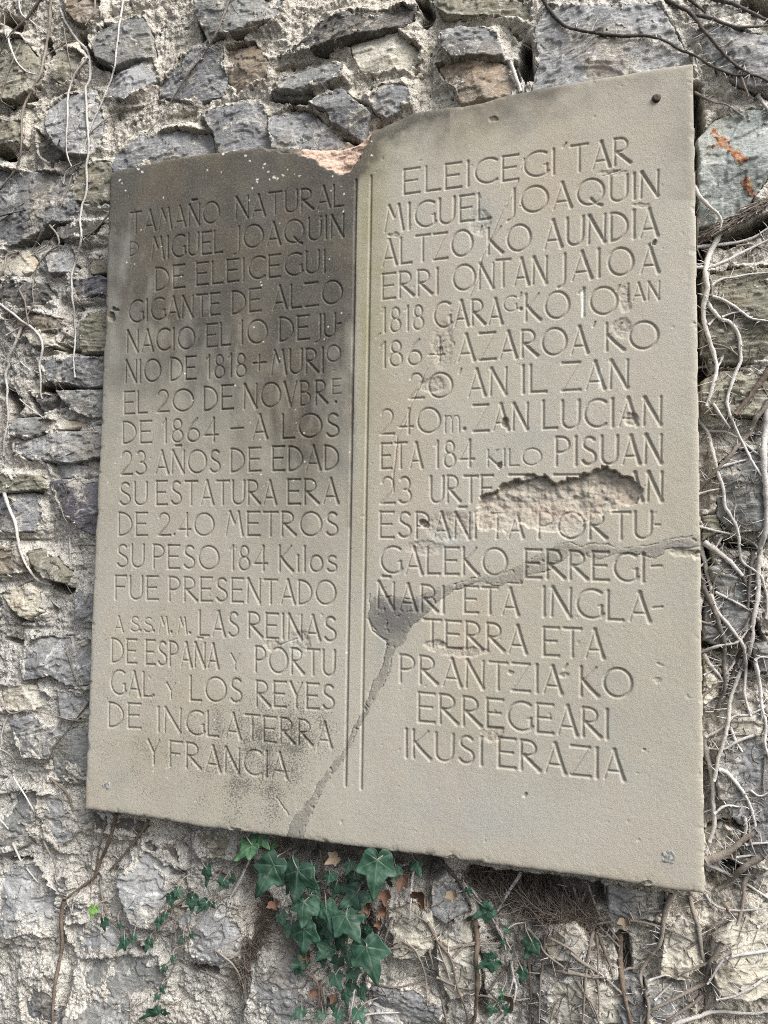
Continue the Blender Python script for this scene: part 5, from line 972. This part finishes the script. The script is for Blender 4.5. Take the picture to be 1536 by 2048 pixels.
LV = [((596, 1740), (585, 1809), .052, 1.05, 1.15, 'leaf'), ((548, 1730), (511, 1794), .046, .75, .75, 'leaf'), ((755, 1719), (747, 1796), .056, .85, .85, 'leaf'), ((504, 1691), (466, 1720), .044, .9, .7, 'leaf_light'), ((607, 1804), (602, 1857), .046, .95, 1.1, 'leaf'), ((652, 1815), (661, 1862), .046, .8, .9, 'leaf'), ((692, 1830), (720, 1888), .048, .95, .9, 'leaf'),
      ((608, 1858), (604, 1917), .046, 1., 1.05, 'leaf'), ((733, 1893), (753, 1966), .052, .95, .95, 'leaf'), ((657, 1895), (629, 1925), .040, .8, .8, 'leaf'), ((610, 1920), (584, 1937), .036, .9, .8, 'leaf'), ((670, 1950), (682, 1980), .038, .9, .9, 'leaf'), ((706, 1940), (714, 1966), .036, .9, .9, 'leaf'), ((690, 1984), (694, 2014), .036, .9, .9, 'leaf'), ((720, 1976), (727, 2001), .036, .9, .9, 'leaf'),
      ((604, 2020), (582, 2038), .036, .8, .8, 'leaf'), ((646, 2026), (628, 2040), .034, .9, .9, 'leaf'), ((677, 2022), (674, 2048), .036, .9, .9, 'leaf'), ((716, 2020), (730, 2050), .034, .8, .8, 'leaf'), ((715, 1785), (675, 1819), .040, .8, .8, 'leaf'), ((728, 1790), (723, 1818), .036, .9, .9, 'leaf'), ((520, 1672), (537, 1698), .036, .8, .8, 'leaf_light'), ((792, 1735), (787, 1768), .036, .8, .8, 'leaf'),
      ((834, 1724), (840, 1753), .034, .8, .8, 'leaf'), ((660, 1748), (652, 1772), .034, 1., 1., 'leaf'), ((678, 1878), (691, 1908), .032, .8, .8, 'leaf'), ((711, 1825), (726, 1846), .036, .8, .8, 'leaf'), ((540, 1690), (546, 1710), .032, .9, .9, 'leaf_light'), ((656, 1850), (660, 1886), .034, .9, .9, 'leaf'), ((640, 1870), (632, 1905), .030, .9, .9, 'leaf'),
      ((694, 1900), (700, 1935), .032, .9, .9, 'leaf'), ((582, 1850), (572, 1880), .028, .9, .9, 'leaf'), ((700, 1725), (690, 1750), .032, .9, .9, 'leaf'), ((730, 1860), (738, 1885), .034, .9, .9, 'leaf'), ]
for J, T, h, wl, wr, mt in LV:
    k = 1.08 if h > .043 else 1.05
    add_leaf(main, J, (J[0] + (T[0] - J[0]) * k, J[1] + (T[1] - J[1]) * k), h, wl * 1.04, wr * 1.04, mt)
for J, T in [((580, 1762), (570, 1790)), ((625, 1770), (640, 1796)), ((672, 1770), (664, 1800)), ((708, 1752), (700, 1782)), ((770, 1748), (782, 1774)), ((560, 1830), (570, 1856)), ((632, 1836), (640, 1866)), ((676, 1850), (690, 1880)), ((716, 1868), (706, 1898)), ((640, 1912), (648, 1940)), ((676, 1920), (668, 1948)), ((598, 1930), (610, 1956)), ((704, 1966), (698, 1992)), ((540, 1730), (532, 1756)), ((660, 2000), (668, 2026)), ((626, 1735), (612, 1752))]:
    add_leaf(main, J, T, .027, .9, .95, 'leaf', tip=.004)
left = plant('green_ivy', (400, 1800), 'slender trailing ivy with small dark leaves at lower left', 'ivy')
for s_ in [(3, P_, [(493, 1733), (460, 1796)]), (2.8, G_, [(480, 1730), (430, 1783), (403, 1833), (370, 1886), (343, 1943), (323, 1983), (313, 2035)]), (2.6, B_, [(387, 1783), (350, 1813), (320, 1836), (307, 1889)]), (2.4, B_, [(187, 1819), (213, 1836), (233, 1853), (247, 1883), (267, 1883), (305, 1879)]), (2, G_, [(352, 1830), (350, 1890), (345, 1920)])]:
    stem(left, s_[2], s_[0], s_[1], lift=.004)
for J, T, w, mt in [((413, 1737), (411, 1774), .8, 'leaf'), ((447, 1761), (436, 1786), .9, 'leaf'), ((462, 1755), (474, 1762), .9, 'leaf'), ((355, 1780), (364, 1798), .9, 'leaf'), ((340, 1792), (344, 1820), .9, 'leaf'), ((384, 1796), (381, 1833), .75, 'leaf'), ((412, 1806), (393, 1827), .8, 'leaf'), ((424, 1808), (430, 1818), .9, 'leaf'), ((318, 1838), (312, 1864), .6, 'leaf'), ((330, 1828), (322, 1846), .8, 'leaf'),
                    ((187, 1815), (181, 1838), .9, 'leaf_new'), ((207, 1842), (208, 1870), .75, 'leaf'), ((238, 1848), (240, 1862), .8, 'leaf'), ((249, 1880), (230, 1904), .75, 'leaf'), ((267, 1872), (263, 1890), .9, 'leaf'), ((299, 1882), (288, 1906), .8, 'leaf'), ((366, 1876), (356, 1888), .9, 'leaf'), ((382, 1868), (386, 1880), .9, 'leaf'), ((348, 1915), (342, 1930), .8, 'leaf'), ((330, 1934), (318, 1946), .8, 'leaf'),
                    ((316, 1990), (306, 2004), .8, 'leaf'), ((312, 2024), (274, 2042), .35, 'leaf'), ((325, 2025), (338, 2028), .6, 'leaf'), ((322, 1975), (328, 1988), .8, 'leaf')]:
    add_leaf(left, J, T, .034, w, w, mt, tip=.004)
right = plant('green_ivy', (1000, 1860), 'sparse ivy with a few dark leaves below right half of tablet', 'ivy')
for s_ in [(3, P_, [(940, 1775), (964, 1807), (980, 1830), (1003, 1868), (1012, 1900)]), (2.6, P_, [(1022, 1925), (1026, 1960), (1010, 2010)])]: stem(right, s_[2], s_[0], s_[1], lift=.004)
for J, T, wl, wr, mt in [((936, 1777), (938, 1794), 1, 1, 'leaf'), ((978, 1822), (938, 1838), .75, .6, 'leaf'), ((966, 1812), (986, 1820), .9, .9, 'leaf'), ((1016, 1857), (1009, 1872), .9, .9, 'leaf'), ((1006, 1880), (1004, 1897), .9, .9, 'leaf'), ((1064, 1884), (1047, 1920), .8, 1, 'leaf'), ((988, 1922), (950, 1938), .8, .7, 'leaf'), ((985, 1918), (982, 1902), .8, .8, 'leaf'), ((1046, 1942), (1039, 1969), .9, .9, 'leaf'),
                         ((1022, 1900), (1028, 1906), .9, .9, 'leaf'), ((1004, 1982), (1002, 2000), .7, .7, 'leaf_light'), ((1002, 1998), (1000, 2014), .8, .8, 'leaf'), ((986, 2014), (978, 2036), .9, .9, 'leaf'), ((1016, 2016), (1008, 2034), .9, .9, 'leaf')]:
    add_leaf(right, J, T, .036, wl, wr, mt, tip=.003)
# ---- dead leaves caught among the stems
DL = [((770, 1788), (772, 1816), 'leaf_dead', 'broad curled brown dead leaf right of the green ivy clump'), ((806, 1756), (798, 1788), 'leaf_dead', 'upright brown dead leaf just under the tablet, right of ivy clump'), ((838, 1794), (856, 1776), 'leaf_dead', 'rust brown dead leaf behind the pale hanging stem'),
      ((734, 1812), (742, 1836), 'leaf_dead', 'dark brown dead leaf touching the right edge of the ivy clump'), ((766, 1818), (780, 1838), 'leaf_dead', 'narrow tan brown dead leaf below the broad curled one'), ((760, 1844), (764, 1862), 'leaf_dead', 'small pinkish brown dead leaf lowest right of the ivy clump'), ((618, 1906), (622, 1930), 'leaf_dead', 'reddish brown dead leaf between the lower ivy leaves'),
      ((906, 1788), (909, 1812), 'leaf_tan', 'pale brown dead leaf alone left of the root mat'), ((672, 1716), (650, 1730), 'leaf_tan', 'tan dead leaf in the shade under the tablet edge'), ((628, 1984), (612, 1994), 'leaf_dead', 'small red brown dead leaf on a pale stone under the ivy'), ((668, 1996), (660, 2012), 'leaf_dead', 'dark red dead leaf among the lowest ivy leaves'), ((548, 1806), (556, 1826), 'leaf_dead', 'brown dead leaf at the left edge of the ivy clump'),
      ((1250, 1842), (1252, 1866), 'leaf_tan', 'whitish dead leaf with dark hole hanging below tablet, lower right'), ((1452, 1812), (1462, 1818), 'leaf_dead', 'tiny red dead leaf near the lower right corner of the tablet'), ((1022, 2002), (1032, 1988), 'leaf_tan', 'small bleached leaf scrap between thin stems at bottom'), ((850, 1805), (846, 1824), 'leaf_tan', 'pale pinkish leaf scrap below the rust brown leaf')]
for J, T, mt, lb in DL:
    o = add_leaf(None, J, T, .032, .95, .8, mt, curl=.8, fold=-.3, tip=.008, name='dead_leaf', petiole=False)
    o['label'] = lb; o['category'] = 'dead leaf'; o['group'] = 'dead leaves caught on the wall'
